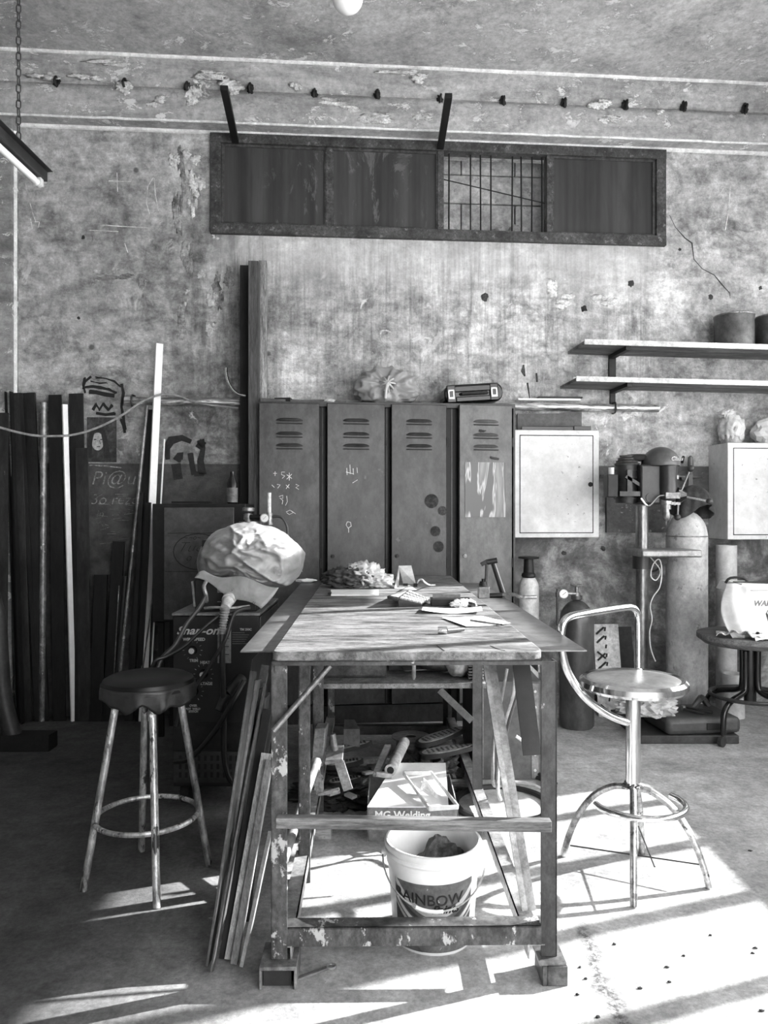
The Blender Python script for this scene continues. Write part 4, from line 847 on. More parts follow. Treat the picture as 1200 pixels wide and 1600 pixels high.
# ---------------------------------------------------------------- dark cabinet with written door, bottle on top
def cab():
    Y0 = 4.62; a = P(238, 787, Y0); b = P(384, 972, Y0); T = Thing('metal_cabinet', 'black steel cabinet with handwritten grey door on a stand behind the wire welder', 'cabinet')
    T.part('body', MB().box(a.x, b.x, Y0, Y0+.3, b.z, a.z), BLACK, bevel=.004)
    c = P(257, 793, Y0); d = P(366, 968, Y0); dr = T.part('door', MB().box(c.x, d.x, Y0-.014, Y0, d.z, c.z), mat(.105, .5, .1, .3, 5), bevel=.003)
    m = MB()
    def st(pts, w_=.0035): m.ribbon([P(x, y, Y0-.014) for x, y in pts], w_, (0, -1, 0))
    st([(262+k*10, 833+random.uniform(-.5, .5)) for k in range(11)]); st([(258+k*9, 893) for k in range(9)])
    st([(310+39*math.cos(k/24*6.283), 862+28*math.sin(k/24*6.283)) for k in range(25)], .005)
    m.text('Tues', .085, Matrix.Translation(P(275, 862, Y0-.0145))@Matrix.Rotation(R(90), 4, 'X'), .0004, .5, bold=-.002, sx=1.15); m.text('9 r', .075, Matrix.Translation(P(286, 882, Y0-.0145))@Matrix.Rotation(R(90), 4, 'X'), .0004, .5, bold=-.002); m.text('~ ~o~', .04, Matrix.Translation(P(286, 843, Y0-.0145))@Matrix.Rotation(R(90), 4, 'X'), .0004, .3)
    T.part('handwriting', m, INK, under=dr); m = MB().cyl(P(263, 880, Y0-.014), P(263, 880, Y0-.022), .014); T.part('lock', m, BLACK, under=dr)
    for x in (a.x+.03, b.x-.05):
        for y in (Y0+.02, Y0+.26): T.part('stand_leg', MB().box(x, x+.03, y, y+.03, 0, b.z), BLACK)
    T.done(); zt = a.z
    bt = P(363, 787, Y0+.14); r = .032
    T = Thing('glass_bottle', 'dark bottle with a pale label standing on the black cabinet', 'bottle')
    T.part('bottle_body', MB().lathe([(r*.9, 0), (r, .01), (r, .13), (r*.45, .17), (r*.4, .2), (.001, .2)], (bt.x, bt.y, zt), 24), BLKGLOSS); T.part('label', MB().lathe([(r+.001, .01), (r+.001, .10)], (bt.x, bt.y, zt), 24, cap=False), mat(.2, .6, var=.4)); T.done()
    one('flat_scrap', MB().bar(P(270, 785, Y0+.1), P(330, 785, Y0+.1), .06, .012, (0, 1, 0)), BLACK, 'thin black scrap lying on the top of the black cabinet', 'scrap')
cab()

# ---------------------------------------------------------------- wire welder (black) with feeder and bag on top
YW_ = 3.55
def v(x, y, dy=0): p = P(x, y, YW_); p.y += dy; return p
def welder():
    x0 = v(270, 0).x; x1 = v(405, 0).x; zt = v(0, 962).z; D = .62; BX = mat(.016, .45, 0, .3, 6, kind='welder_black')
    T = Thing('wire_welder', 'large black wire-feed welder on the floor left of the bench', 'welder')
    hs = T.part('housing', MB().box(x0, x1, YW_, YW_+D, .09, zt), BX, bevel=.006)
    T.part('top_lid', MB().box(x0-.004, x1+.004, YW_-.004, YW_+D, zt, zt+.012), mat(.22, .5), bevel=.003)
    T.part('side_panel', MB().box(x1-.002, x1+.006, YW_+.02, YW_+D-.02, .2, zt-.01), mat(.12, .5, 0, .4), bevel=.002)
    T.part('front_band', MB().box(x0+.005, x1-.005, YW_-.006, YW_, v(0, 1170).z, v(0, 1128).z), DARK)
    T.part('grille', MB().box(x0+.005, x1-.005, YW_-.006, YW_, v(0, 1222).z, v(0, 1174).z), mat(.06, .5), under=hs)
    m = MB()
    for r in range(3):
        for c in range(12): x = x0+.03+c*.029; z = v(0, 1184+r*13).z; m.box(x, x+.012, YW_-.0075, YW_-.005, z-.012, z+.012)
    T.part('grille_slots', m, INK, under=hs)
    TR = lambda x, y: Matrix.Translation(v(x, y, -.002))@Matrix.Rotation(R(90), 4, 'X'); TX = mat(.42, .6, var=.1, bs=0)
    m = MB().text('Snap-on.', .052, TR(276, 991), .001, .35, bold=.001, sx=1.15); T.part('brand_lettering', m, mat(.5, .5, var=.1), under=hs)
    m = MB()
    for s_, x, y, z in (('WIRE SPEED', 286, 1001, .019), ('TRIM', 296, 1034, .018), ('HEAT', 313, 1037, .018), ('VOLTAGE', 305, 1070, .018), ('OVER', 296, 1104, .014), ('SPOT  WELD', 288, 1109, .013), ('STITCH', 295, 1113, .013), ('ON', 283, 1141, .018), ('OFF', 282, 1156, .018), ('TM 250C', 375, 985, .014)): m.text(s_, z, TR(x, y), .0008, bold=.0006)
    T.part('lettering', m, TX, under=hs)
    for x, y in ((301, 1016), (318, 1053), (303, 1080)):
        m = MB()
        for k in range(11): a = R(-60+k*30); c = v(x, y, -.002); e = Vector((math.cos(a), 0, math.sin(a))); m.bar(c+e*.038, c+e*.046, .003, .001, (0, 1, 0))
        T.part('dial_ticks', m, TX, under=hs)
        kn = T.part('dial_knob', MB().cyl(v(x, y, 0), v(x, y, -.02), .021, .018, n=24), BLKGLOSS, under=hs)
        T.part('knob_cap', MB().cyl(v(x, y, -.02), v(x, y, -.023), .013, n=20), CHROME, under=hs, label='silver knob cap')
    m = MB().box(v(340, 0).x, v(361, 0).x, YW_-.002, YW_, v(0, 1036).z, v(0, 981).z); T.part('data_plate', m, mat(.3, .6), under=hs)
    m = MB()
    for k in range(12): z = v(0, 985+k*4.1).z; m.box(v(343, 0).x, v(351 if k % 3 else 358, 0).x, YW_-.003, YW_-.001, z-.003, z)
    T.part('plate_print', m, INK, under=hs); m = MB()
    for k in range(6): z = v(0, 988+k*3.4).z; m.box(v(363, 0).x, v(382+(k*7) % 9, 0).x, YW_-.002, YW_, z-.0035, z)
    T.part('fine_print', m, mat(.15, .6, bs=0), under=hs)
    T.part('gun_socket', MB().cyl(v(378, 1060, 0), v(360, 1078, -.09), .028, .024).cyl(v(360, 1078, -.09), v(350, 1100, -.12), .022, .016), mat(.05, .5))
    for x in (x0+.05, x1-.05):
        for y in (YW_+.06, YW_+D-.08): T.part('wheel', MB().cyl((x-.02, y, .05), (x+.02, y, .05), .05, n=24), RUBBER)
    T.done(); zt += .012
    # wire feeder
    T = Thing('wire_feeder', 'small black wire feeder box on the large welder, under the plastic bag', 'feeder')
    a = v(300, 0).x; b = v(398, 0).x; fz = zt+.155
    T.part('feeder_box', MB().box(a, b, YW_+.05, YW_+.5, zt, fz).box(a+.02, b-.02, YW_+.1, YW_+.45, fz, fz+.18), BX, bevel=.006)
    m = MB(); TRF = lambda x, y: Matrix.Translation(v(x, y, .048))@Matrix.Rotation(R(90), 4, 'X')
    for k, s_ in enumerate(('FLOW CURVE', 'NOZZLE DUCT', 'GAS FORWARD')): m.text(s_, .011, TRF(336, 922+k*2.8), .0006, bold=.0004)
    m.text('wire feed unit', .01, TRF(336, 943), .0006); T.part('lettering', m, TX)
    T.part('torch_connector', MB().cyl(v(362, 926, .05), v(360, 936, -.05), .034, .03).cyl(v(360, 936, -.05), v(358, 946, -.09), .026, .021), mat(.4, .45))
    m = MB(); 
    for k in range(9): m.torus(v(358-.3*k, 948+k*4.0, -.095-.002*k), .02-.001*k, .004, 18, 6, axis=(.1, 0, 1))
    m.cyl(v(358, 946, -.09), v(355, 985, -.11), .018, .012); T.part('strain_relief', m, mat(.25, .5))
    T.part('side_bracket', MB().tube([v(322, 905, .05), v(320, 915, -.02), v(324, 928, -.03), v(323, 940, 0)], .009, 8, smooth=3).bar(v(296, 910, .06), v(300, 950, .06), .01, .02), mat(.3, .4, .5))
    T.done()
    CB = mat(.025, .45, 0, .3); CB2 = mat(.06, .5, 0, .3)
    def cable(pts, r, m_, lb): one('welding_cable', MB().tube([v(*p) for p in pts], r, 9, smooth=6), m_, lb, 'cable')
    cable([(355, 985, -.11), (356, 1030, -.12), (357, 1100, -.1), (358, 1180, -.1), (375, 1215, -.1), (405, 1205, -.06)], .013, mat(.03, .5), 'thick black torch cable hanging straight down the front of the welder')
    cable([(325, 930, -.05), (318, 945, -.06), (300, 970, -.09), (285, 1000, -.12), (268, 1018, -.14), (262, 1040, -.16), (272, 1060, -.15)], .010, CB2, 'grey cable sloping left from the wire feeder bracket')
    cable([(370, 952, -.03), (350, 958, -.07), (328, 975, -.1), (300, 1002, -.13), (275, 1016, -.15), (258, 1024, -.17), (248, 1060, -.15)], .008, CB, 'dark cable crossing behind the brand lettering to lower left')
    cable([(392, 948, -.03), (372, 955, -.08), (362, 990, -.13), (342, 1025, -.13), (318, 1062, -.14), (300, 1085, -.15), (290, 1120, -.16)], .009, CB, 'dark cable swinging past the data plate towards stool')
    cable([(320, 950, 0), (340, 947, -.05), (366, 948, -.04), (390, 947, 0)], .006, mat(.35, .5), 'thin pale lead lying across the top front of the welder')
    cable([(282, 1180, -.09), (310, 1170, -.12), (345, 1130, -.13), (372, 1085, -.12), (385, 1060, -.06)], .012, CB, 'black cable arc across lower front of the welder')
    # plastic bag thrown over the feeder
    random.seed(2); cx = v(382, 0).x; m = MB(); t = bmesh.new(); bmesh.ops.create_icosphere(t, subdivisions=6, radius=1); mp = {}; ctr = v(384, 873, .2)
    out = [(302, 880), (305, 858), (316, 845), (345, 828), (376, 822), (400, 826), (440, 845), (463, 868), (457, 900), (444, 914), (420, 920), (395, 912), (345, 905), (305, 902)]
    def outline(ang):
        # radius of the bag silhouette at this angle, from traced points
        best = []; 
        for x, y in out: best.append((math.atan2(-(y-873), x-384), math.hypot(x-384, y-873)))
        best.sort(); n_ = len(best)
        for i in range(n_):
            a0, r0 = best[i]; a1, r1 = best[(i+1) % n_]
            if i == n_-1: a1 += 6.28318
            aa = ang if ang >= best[0][0] else ang+6.28318
            if a0 <= aa <= a1: f = (aa-a0)/(a1-a0+1e-9); return r0*(1-f)+r1*f
        return 50
    k_ = (YW_+.2)/F0
    for vv in t.verts:
        p = vv.co; ang = math.atan2(p.z, p.x); rr = outline(ang)*k_; rad = math.hypot(p.x, p.z)
        f1 = 1-2*abs(noise.noise(Vector((p.x*1.3+2*p.z, p.y*1.2, p.z*1.6))*1.4)); f2 = 1-2*abs(noise.noise(Vector((p.x*2+p.z, p.y*2, p.z*3-p.x))*1.9+Vector((4, 1, 2))))
        vd = noise.voronoi(Vector((p.x*1.3+p.z*.9, p.y*1.2, p.z*1.2-p.x*.5))*.95+Vector((.3, 0, .6)))[0]; v2 = noise.voronoi(Vector((p.x*2+p.z, p.y*2, p.z*2.4))*1.9)[0]; crease = .05*f1+.03*f2+.09*math.exp(-(vd[1]-vd[0])*6)+.012*math.exp(-(v2[1]-v2[0])*12)-.03
        # big diagonal fold from the top centre to the lower right
        dl = abs((p.x*.62+p.z*.78)-(.02)); fold = .05*math.exp(-(dl/.05)**2)*(1 if p.y < 0 and p.x > -.25 else 0)
        mp[vv.index] = m.bm.verts.new(ctr+Vector((math.cos(ang)*rad*rr*(1+crease*.25), (p.y*.25*(1+crease*2))-(fold if p.y < 0 else 0), math.sin(ang)*rad*rr*(1+crease*.25))))
    for f in t.faces: m.bm.faces.new([mp[q.index] for q in f.verts])
    t.free(); BG = plastic('thin_bag_film', .42, (.4, .8), .3, 6)
    T = Thing('plastic_bag', 'translucent thin plastic bag thrown over the wire feeder beside bench', 'bag')
    T.part('bag_body', m, BG, sharp=180)
    def fn(u, v_): return Vector((0, -.02*math.sin(u*5)*v_, .012*math.sin(u*9+v_*3)+.02*math.sin(v_*3.1)*math.sin(u*3.1)))
    m = MB().sheet([v(304, 903, .0), v(412, 950, -.07), v(437, 915, -.05), v(318, 893, .02)], 22, 10, .002, fn); T.part('bag_flap', m, BG, sharp=180)
    T.part('recycling_print', MB().box(v(432, 0).x, v(441, 0).x, YW_-.055, YW_-.053, v(0, 897).z, v(0, 886).z), mat(.35, .6)); T.done()
    # cylinder behind it with regulator
    Yg = 4.28; b = Vector((-.75, Yg, 0)); T = Thing('gas_cylinder', 'gas cylinder behind the bagged feeder with flowmeter beside the first locker', 'gas cylinder')
    zz_ = lambda y: CAMH-(y-800)/F0*Yg; xx = lambda x: (x-600)/F0*Yg; b.x = xx(391); h = zz_(818)
    T.part('tank', MB().lathe([(.1, 0), (.11, .015), (.11, h-.14), (.085, h-.06), (.06, h-.02), (.055, h), (.001, h)], b, 32), mat(.12, .5)); T.part('neck_ring', MB().cyl(b+Vector((0, 0, h-.03)), b+Vector((0, 0, h+.012)), .062, n=24), mat(.35, .4, .6))
    T.part('valve', MB().cyl(b+Vector((-.012, 0, h)), b+Vector((-.012, 0, zz_(802))), .018).cyl(b+Vector((-.012, 0, zz_(812))), b+Vector((-.012, 0, zz_(803))), .026), STEEL)
    T.part('handwheel', MB().lathe([(.012, 0), (.02, .008), (.034, .012), (.034, .03), (.02, .035), (.001, .035)], (xx(388), Yg, zz_(802)), 24), STEEL)
    zc = zz_(808); T.part('outlet', MB().cyl((xx(392), Yg-.02, zc), (xx(414), Yg-.03, zc), .014), BLACK)
    T.part('gauge', MB().cyl((xx(416), Yg-.02, zc-.005), (xx(416), Yg-.06, zc-.005), .026, n=24).cyl((xx(422), Yg-.03, zz_(820)), (xx(422), Yg-.03, zz_(801)), .017).cyl((xx(422), Yg-.03, zz_(820)), (xx(422), Yg-.03, zz_(816)), .022), STEEL)
    T.part('gauge_dial', MB().cyl((xx(416), Yg-.06, zc-.005), (xx(416), Yg-.062, zc-.005), .021, n=24), PAPER)
    T.part('gauge_needle', MB().bar((xx(416)-.008, Yg-.063, zc-.012), (xx(416)+.01, Yg-.063, zc+.006), .003, .001, (0, 1, 0)), INK)
    T.part('flow_tube', MB().cyl((xx(422), Yg-.03, zz_(801)), (xx(422), Yg-.03, zz_(770)), .011), mat(.6, .3))
    T.part('hose', MB().tube([Vector((xx(x), Yg-.03, zz_(y))) for x, y in ((424, 808), (436, 807), (444, 811), (450, 824), (450, 838), (448, 852))], .007, 8, smooth=4), mat(.08, .4)); T.done()
welder()

# dark machine base at the far left
T = Thing('machine_base', 'dark cast machine foot with a curved leg entering from the left edge', 'machine')
Yb = 4.35; m = MB().box(-2.9, P(76, 0, Yb).x, Yb, Yb+.12, .0, CAMH-(1150-800)/F0*Yb); T.part('foot_beam', m, BLACK, bevel=.003)
m = MB().tube([P(-30, 880, Yb+.06), P(-6, 960, Yb+.06), P(0, 1030, Yb+.06), P(6, 1095, Yb+.06), P(22, 1155, Yb+.06)], .05, 10, smooth=5); T.part('curved_leg', m, mat(.05, .5)); T.done()

# ---------------------------------------------------------------- lamp on chains, bulb
def lamp():
    d = Vector((-.015, -1, 0)).normalized(); e = Vector(((66-600)/F0*3.5, 3.5, CAMH+(800-292)/F0*3.5)); f = e+d*1.25
    T = Thing('tube_lamp', 'hanging batten lamp with one fluorescent tube at upper left', 'lamp')
    T.part('batten', MB().bar(e+Vector((0, 0, .045)), f+Vector((0, 0, .045)), .05, .045).bar(e+Vector((0, 0, .068)), f+Vector((0, 0, .068)), .10, .004), mat(.05, .4), bevel=.002)
    n = N('tube_glass'); n.out(.9, .3); T.part('tube', MB().cyl(e+d*.05, f-d*.05, .015), n.m)
    T.part('lamp_socket', MB().cyl(e+d*.03, e+d*.055, .019).box(e.x-.015, e.x+.015, e.y-.05, e.y-.02, e.z-.01, e.z+.04), LIGHT); T.done()
    c = P(25, 248, 3.28); c.x = e.x+d.x*.2; top = CZ; z = e.z+.072; L = .034; m = MB(); k = 0; x, y = (e+d*.22).x, (e+d*.22).y
    top_pt = Vector((P(29, 0, y).x, y, CZ)); bot = Vector((x, y, z)); dd = (top_pt-bot); n_ = int(dd.length/L); u = dd.normalized()
    for k in range(n_):
        c = bot+u*(L*(k+.5)); a = Vector((1, 0, 0)) if k % 2 else Vector((0, 1, 0)); hl = .015; w_ = .009
        pts = [c+u*hl+a*0, c+u*(hl*.7)+a*w_, c-u*(hl*.7)+a*w_, c-u*hl, c-u*(hl*.7)-a*w_, c+u*(hl*.7)-a*w_]
        pts = [c+u*hl*1.2+a*w_*.5, c+u*hl*.7+a*w_, c-u*hl*.7+a*w_, c-u*hl*1.2+a*w_*.5, c-u*hl*1.2-a*w_*.5, c-u*hl*.7-a*w_, c+u*hl*.7-a*w_, c+u*hl*1.2-a*w_*.5]
        m.tube(pts, .003, 6, closed=True)
    one('hanging_chain', m, DKSTEEL, 'steel link chain holding up the hanging batten lamp', 'chain')
    b = P(543, -4, 2.55); T = Thing('light_bulb', 'round white globe bulb hanging at the top edge of the picture', 'bulb')
    n = N('opal_glass'); n.out(.9, .25); T.part('globe', MB().blob(b, (.052,)*3, 0, 1, 0, 4), n.m); T.part('socket', MB().cyl(b+Vector((0, 0, .045)), b+Vector((0, 0, .1)), .018), WHITE); T.part('flex', MB().cyl(b+Vector((0, 0, .1)), Vector((b.x, b.y, CZ)), .004), WHITE); T.done()
lamp()
# ---------------------------------------------------------------- the work bench
def bt(c, a, z): return TM@Vector((c, a, z))
LEGM = mat(.13, .55, .15, .6, 7, (1, 1, .6), .4, spot=.58, spotv=.42, spots=16, kind='scabby_steel')
TZ = .96
def bench():
    n = N('worn_plywood_top'); mp = n.mapp((1, 5.5, 1), rot=(0, 0, R(0))); a = n.noise(4.2, 12, .82, n.mapp((1, 3.4, 1)), .3); b = n.noise(22, 10, .85, n.mapp((1, 3.2, 1)), .3); c = n.noise(1.4, 4)
    col = n.mul(n.ramp(a, (.4, .03), (.47, .10), (.53, .18), (.62, .28)), n.ramp(b, (.4, .4), (.48, 1), (.6, 1.25)))
    sp = n.ramp(n.vor(34, n.mapp((1, 1.7, 1))), (.09, 1), (.15, 0)); col = n.mix(n.mul(sp, n.ramp(n.noise(5), (.48, 0), (.6, .8))), col, .05)
    TOPM = n.out(n.math('MAXIMUM', col, .02), .6, 0, n.add(a, b), .5, .006, .4)
    T = Thing('workbench', 'long steel-framed workbench with worn plywood top and sheet metal side wings', 'workbench')
    m = MB(); L = 2.63; hw = .39; r = .04; pts = []
    for cx, cy, a0 in ((hw-r, r, 270), (hw-.01, L-.01, 0), (-hw+.01, L-.01, 90), (-hw+r*.6, r*.6, 180)):
        rr = r if cy == r else (r*.6 if cy == r*.6 else .01)
        for k in range(6): q = R(a0+k*18); pts.append(bt(cx+rr*math.cos(q), cy+rr*math.sin(q), TZ-.026))
    m.prism(pts, (0, 0, .026)); tp = T.part('tabletop', m, TOPM, bevel=.004)
    T.part('top_crack', MB().ribbon([bt(-.09+.37, .012, TZ), bt(.265, .03, TZ), bt(.25, .09, TZ)], .003, (0, 0, 1), .0006).ribbon([bt(.105, .008, TZ), bt(.098, .05, TZ), bt(.09, .1, TZ)], .003, (0, 0, 1), .0006), INK, under=tp)
    # angle iron frame below the top
    for sgn in (-1, 1): T.part('top_rail', MB().box(sgn*(hw-.006), sgn*(hw-.045), .02, L-.02, TZ-.031, TZ-.026, TM).box(sgn*(hw-.006), sgn*(hw-.012), .02, L-.02, TZ-.065, TZ-.026, TM), LEGM)
    T.part('front_apron', MB().box(-hw+.0, hw-.005, .004, .012, TZ-.04, TZ-.026, TM).box(-hw, hw-.005, .004, .04, TZ-.03, TZ-.026, TM), mat(.09, .5, .2, .5, 9, spot=.65, spotv=.4))
    T.part('rear_apron', MB().box(-hw, hw, L-.02, L-.012, TZ-.06, TZ-.026, TM), LEGM)
    # wings of sheet metal
    WG = mat(.22, .38, .35, .35, 3, (1, 1, 1), .12, spot=.72, spotv=.1, kind='wing_sheet')
    wz = TZ-.034
    T.part('left_wing', MB().prism([bt(-.51, .18, wz), bt(-.385, .18, wz), bt(-.385, 2.6, wz), bt(-.535, 2.6, wz)], (0, 0, .004)), WG, label='left sheet metal wing')
    T.part('right_wing', MB().prism([bt(.385, .18, wz), bt(.565, .18, wz), bt(.56, 2.45, wz), bt(.385, 2.45, wz)], (0, 0, .004)), WG, label='right sheet metal wing')
    # legs : (c, a, ztop, zbottom, label)
    def leg(c, a, zb, w_=.046, nm='leg', zt=TZ-.03, m=LEGM, **k):
        s_ = 1 if c > 0 else -1
        T.part(nm, MB().box(c-w_/2, c+w_/2, a, a+.006, zb, zt, TM).box(c+s_*(w_/2-.006), c+s_*w_/2, a, a+w_, zb, zt, TM), m, bevel=.001, **k)
    leg(-.372, .025, .066, .047); leg(.412, .03, .066, .047, zt=TZ-.035, m=mat(.06, .55, .15, .5, 7, (1, 1, .6), .4, spot=.66, spotv=.3, spots=22, kind='scabby_steel'))
    leg(-.352, .62, .0, .044); leg(-.348, 1.28, .0, .05); leg(.375, 1.28, .03, .046, m=mat(.12, .5, .2, .3)); leg(-.355, 2.5, .0, .04); leg(.345, 2.5, .0, .03, m=DARK)
    leg(.40, 2.5, .0, .03, m=DARK)
    # rails
    T.part('front_cross_bar', MB().bar(bt(-.375, -.012, .481), bt(.405, -.02, .469), .031, .03, (0, 0, 1)), wood(.2, .5, 4, (1, 10, 10)), bevel=.002, label='rough wooden cross bar')
    T.part('bottom_rail', MB().box(-.36, .39, .03, .034, .1, .155, TM).box(-.36, .39, .03, .085, .15, .155, TM), LEGM, label='front bottom rail')
    for c in (-.36, .375): T.part('side_rail', MB().box(c-.025, c+.025, .03, 2.55, .098, .102, TM).box(c-.025*(-1 if c > 0 else 1)*-1, c-.02*(-1 if c > 0 else 1)*-1, .03, 2.55, .06, .102, TM), mat(.4, .4, .4, .4), label='low side rail')
    T.part('rear_rail', MB().box(-.4, .37, 2.49, 2.5, .0, .055, TM).box(-.4, .37, 2.49, 2.54, .052, .055, TM), mat(.1, .5, .2))
    # braces
    T.part('brace_rod', MB().cyl(bt(-.225, .03, TZ-.045), bt(-.385, -.0, .735), .008), STEEL, label='thin diagonal rod')
    T.part('brace', MB().bar(bt(-.352, .63, .60), bt(-.352, .95, .82), .012, .03), LEGM)
    T.part('brace', MB().bar(bt(.30, .62, TZ-.04), bt(.385, .22, .1), .006, .032, (0, 0, 1)).bar(bt(.315, .62, TZ-.04), bt(.398, .22, .1), .034, .005, (1, 0, 0)), mat(.3, .4, .4, .4, 6, spot=.7, spotv=.1), label='long slanting flat brace at right')
    T.part('brace', MB().bar(bt(.41, .5, TZ-.04), bt(.43, .35, .55), .06, .008), BLACK)
    T.part('brace', MB().bar(bt(.345, 1.25, .42), bt(.2, 1.25, .56), .03, .006, (0, 0, 1)), mat(.12, .5))
    # lower shelf
    n2 = mat(.3, .8, 0, .4, 20, spot=.6, spotv=.12, spots=50, kind='chipboard')
    sh = T.part('lower_shelf', MB().box(-.345, .42, 1.3, 2.56, .555, .578, TM), n2, bevel=.002)
    T.part('foot_plate', MB().bar(bt(.38, 1.27, .03), bt(.40, 1.0, .03), .09, .006), LIGHT)
    T.done()
bench()
# supports under the legs
T = Thing('steel_block', 'short upturned steel channel under the bench leg nearest the slanting bars', 'block')
m = MB(); 
for q in ((-.425, -.318, .054, .065), ): m.box(q[0], q[1], -.01, .12, q[2], q[3], TM)
m.box(-.425, -.418, -.01, .12, 0, .056, TM).box(-.326, -.318, -.01, .12, 0, .056, TM); T.part('channel_piece', m, mat(.22, .5, .2, .5, 9), bevel=.002)
T.part('dark_core', MB().box(-.415, -.335, .01, .1, 0, .048, TM), RUBBER); T.done()
T = Thing('steel_block', 'short steel angle block under the right front bench leg', 'block')
T.part('plate', MB().box(.378, .455, -.0, .1, .056, .065, TM), STEEL); T.part('upright', MB().box(.40, .458, -.005, .004, 0, .057, TM).box(.385, .40, -.005, .1, 0, .056, TM), mat(.11, .5, .2, .5, 9), bevel=.002); T.done()

# things on the bench top ------------------------------------------------------
def onT(px, py, z=TZ): return P(px, py, (CAMH-z)*F0/(py-800))
def cover(px, py, h, wx, dy, M=None): return None
T = Thing('crumpled_rag', 'crumpled cloth and plastic bundle at the far left of bench top', 'rag'); p = onT(560, 919)
T.part('dark_cloth', MB().blob(p+Vector((-.05, .06, .045)), (.125, .085, .055), .35, 2, 3, 5, flat=TZ+.001, ridge=1), mat(.10, .8, 0, .5), sharp=180)
T.part('pale_plastic', MB().blob(p+Vector((.03, .08, .05)), (.10, .08, .07), .4, 2.2, 7, 5, flat=TZ+.001, ridge=1).blob(p+Vector((.11, .05, .025)), (.07, .06, .035), .5, 3, 9, 4, flat=TZ+.001, ridge=1), plastic('rag_film', .7, (.8, 1), .3), sharp=180); T.done()
a = onT(517, 931); b = onT(592, 931); c = onT(592, 923); d = onT(517, 923)
T = Thing('steel_rule', 'white flat rule lying across the far left bench top', 'rule'); T.part('blade', MB().prism([a, b, c, d], (0, 0, .006)), WHITE); T.part('end_clip', MB().box(a.x-.014, a.x, a.y, a.y+.05, TZ, TZ+.014), BLACK); T.done()
def stand():
    p = onT(616, 921); q = onT(643, 921); T = Thing('phone_stand', 'pale folded sheet metal stand on the far end of bench top', 'stand')
    bl, br = onT(616, 920), onT(651, 923); top0 = P(623, 884, bl.y+.16); top1 = P(643, 884, bl.y+.16)
    T.part('base', MB().prism([bl, onT(652, 923), onT(640, 915), onT(622, 916)], (0, 0, .003)), LIGHT)
    T.part('back_leg', MB().prism([bl, bl+Vector((.02, .06, 0)), top0+Vector((.004, .02, -.005)), top0], (.003, .001, 0)), mat(.35, .5))
    f0 = onT(630, 913); f1 = onT(650, 913); T.part('front_plate', MB().prism([f0, f1, top1+Vector((0, .02, 0)), top0], (0, .004, 0)), LIGHT)
    T.part('lip', MB().bar(onT(630, 914, TZ+.008), onT(637, 914, TZ+.008), .016, .02, (0, 0, 1)).bar(onT(646, 914, TZ+.008), onT(652, 914, TZ+.008), .016, .02, (0, 0, 1)), BLACK); T.done()
stand()
p = onT(617, 914); one('small_tub', MB().lathe([(.0, 0), (.022, 0), (.024, .05), (.022, .055), (.0, .055)], p+Vector((-.03, .05, 0)), 24), WHITE, 'small white tub behind the folded metal stand', 'tub')
one('thin_cable', MB().tube([onT(652, 911, TZ+.01), onT(655, 906, TZ+.05), onT(660, 906, TZ+.07), onT(664, 910, TZ+.06), onT(671, 914, TZ+.01), onT(680, 914, TZ+.004)], .004, 7, smooth=5), WHITE, 'thin white cable looping off the right side of metal stand', 'cable')
def calc():
    a = onT(617, 949); rise = .055; T = Thing('calculator', 'black flip-up desk calculator tilted on the bench centre', 'calculator')
    O = onT(636, 945); ux = Vector((.17, -.0, -.035)); O = onT(608, 946)+Vector((.02, 0, .04)); 
    bl = onT(612, 947)+Vector((0.0, 0, 0)); X = Vector((1, -.05, 0)).normalized(); Yv = Vector((.25, 1, 0)).normalized()
    o = onT(622, 949); e = onT(659, 948); f = onT(672, 941); g = onT(640, 934)
    up = Vector((0, 0, .012)); T.part('keypad_body', MB().quad_box([o, e, f, g, o+Vector((0, 0, .035)), e+up, f+up, g+Vector((0, 0, .035))]), BLKGLOSS, bevel=.002)
    o2 = o+Vector((0, 0, .035)); g2 = g+Vector((0, 0, .035)); t0 = P(605, 931, o.y+.0); t1 = P(622, 925, g.y-.0)
    T.part('display_lid', MB().quad_box([o2-Vector((0, 0, .012)), g2-Vector((0, 0, .012)), t1-Vector((0, 0, .012)), t0-Vector((0, 0, .012)), o2, g2, t1, t0]), BLKGLOSS, bevel=.002)
    ms = MB(); l = lambda u, v: t0*(1-u)*(1-v)+o2*u*(1-v)+g2*u*v+t1*(1-u)*v
    ms.prism([l(.15, .12), l(.85, .12), l(.85, .88), l(.15, .88)], (0, 0, .0015)); T.part('display', ms, mat(.35, .3))
    E = e+up; F_ = f+up; kk = lambda u, v: o2*(1-u)*(1-v)+E*u*(1-v)+F_*u*v+g2*(1-u)*v; 
    for i in range(6):
        for j in range(4):
            u0, v0 = .05+i*.158, .06+j*.235; m = MB().prism([kk(u0, v0), kk(u0+.11, v0), kk(u0+.11, v0+.17), kk(u0, v0+.17)], (0, 0, .006)); T.part('key', m, GREY)
    T.done()
calc()
a = onT(674, 947); T = Thing('block_box', 'flat black open box on the bench right of calculator', 'box')
T.part('box_body', MB().box(a.x, a.x+.17, a.y, a.y+.1, TZ, TZ+.028), BLACK, bevel=.002); T.part('small_bar', MB().bar((a.x+.01, a.y+.06, TZ+.033), (a.x+.13, a.y+.08, TZ+.033), .02, .01, (0, 0, 1)), mat(.2, .4)); T.done()
one('marker_stub', MB().cyl(onT(728, 943, TZ+.016), onT(740, 946, TZ+.014), .011), BLKGLOSS, 'black marker stub lying right of the flat black box', 'marker')
one('crumpled_tissue', MB().blob(onT(724, 949)+Vector((0, 0, .014)), (.045, .03, .018), .5, 3, 3, 4, flat=TZ, ridge=1), PAPER, 'crumpled white tissue in front of the flat black box', 'tissue', sharp=10)
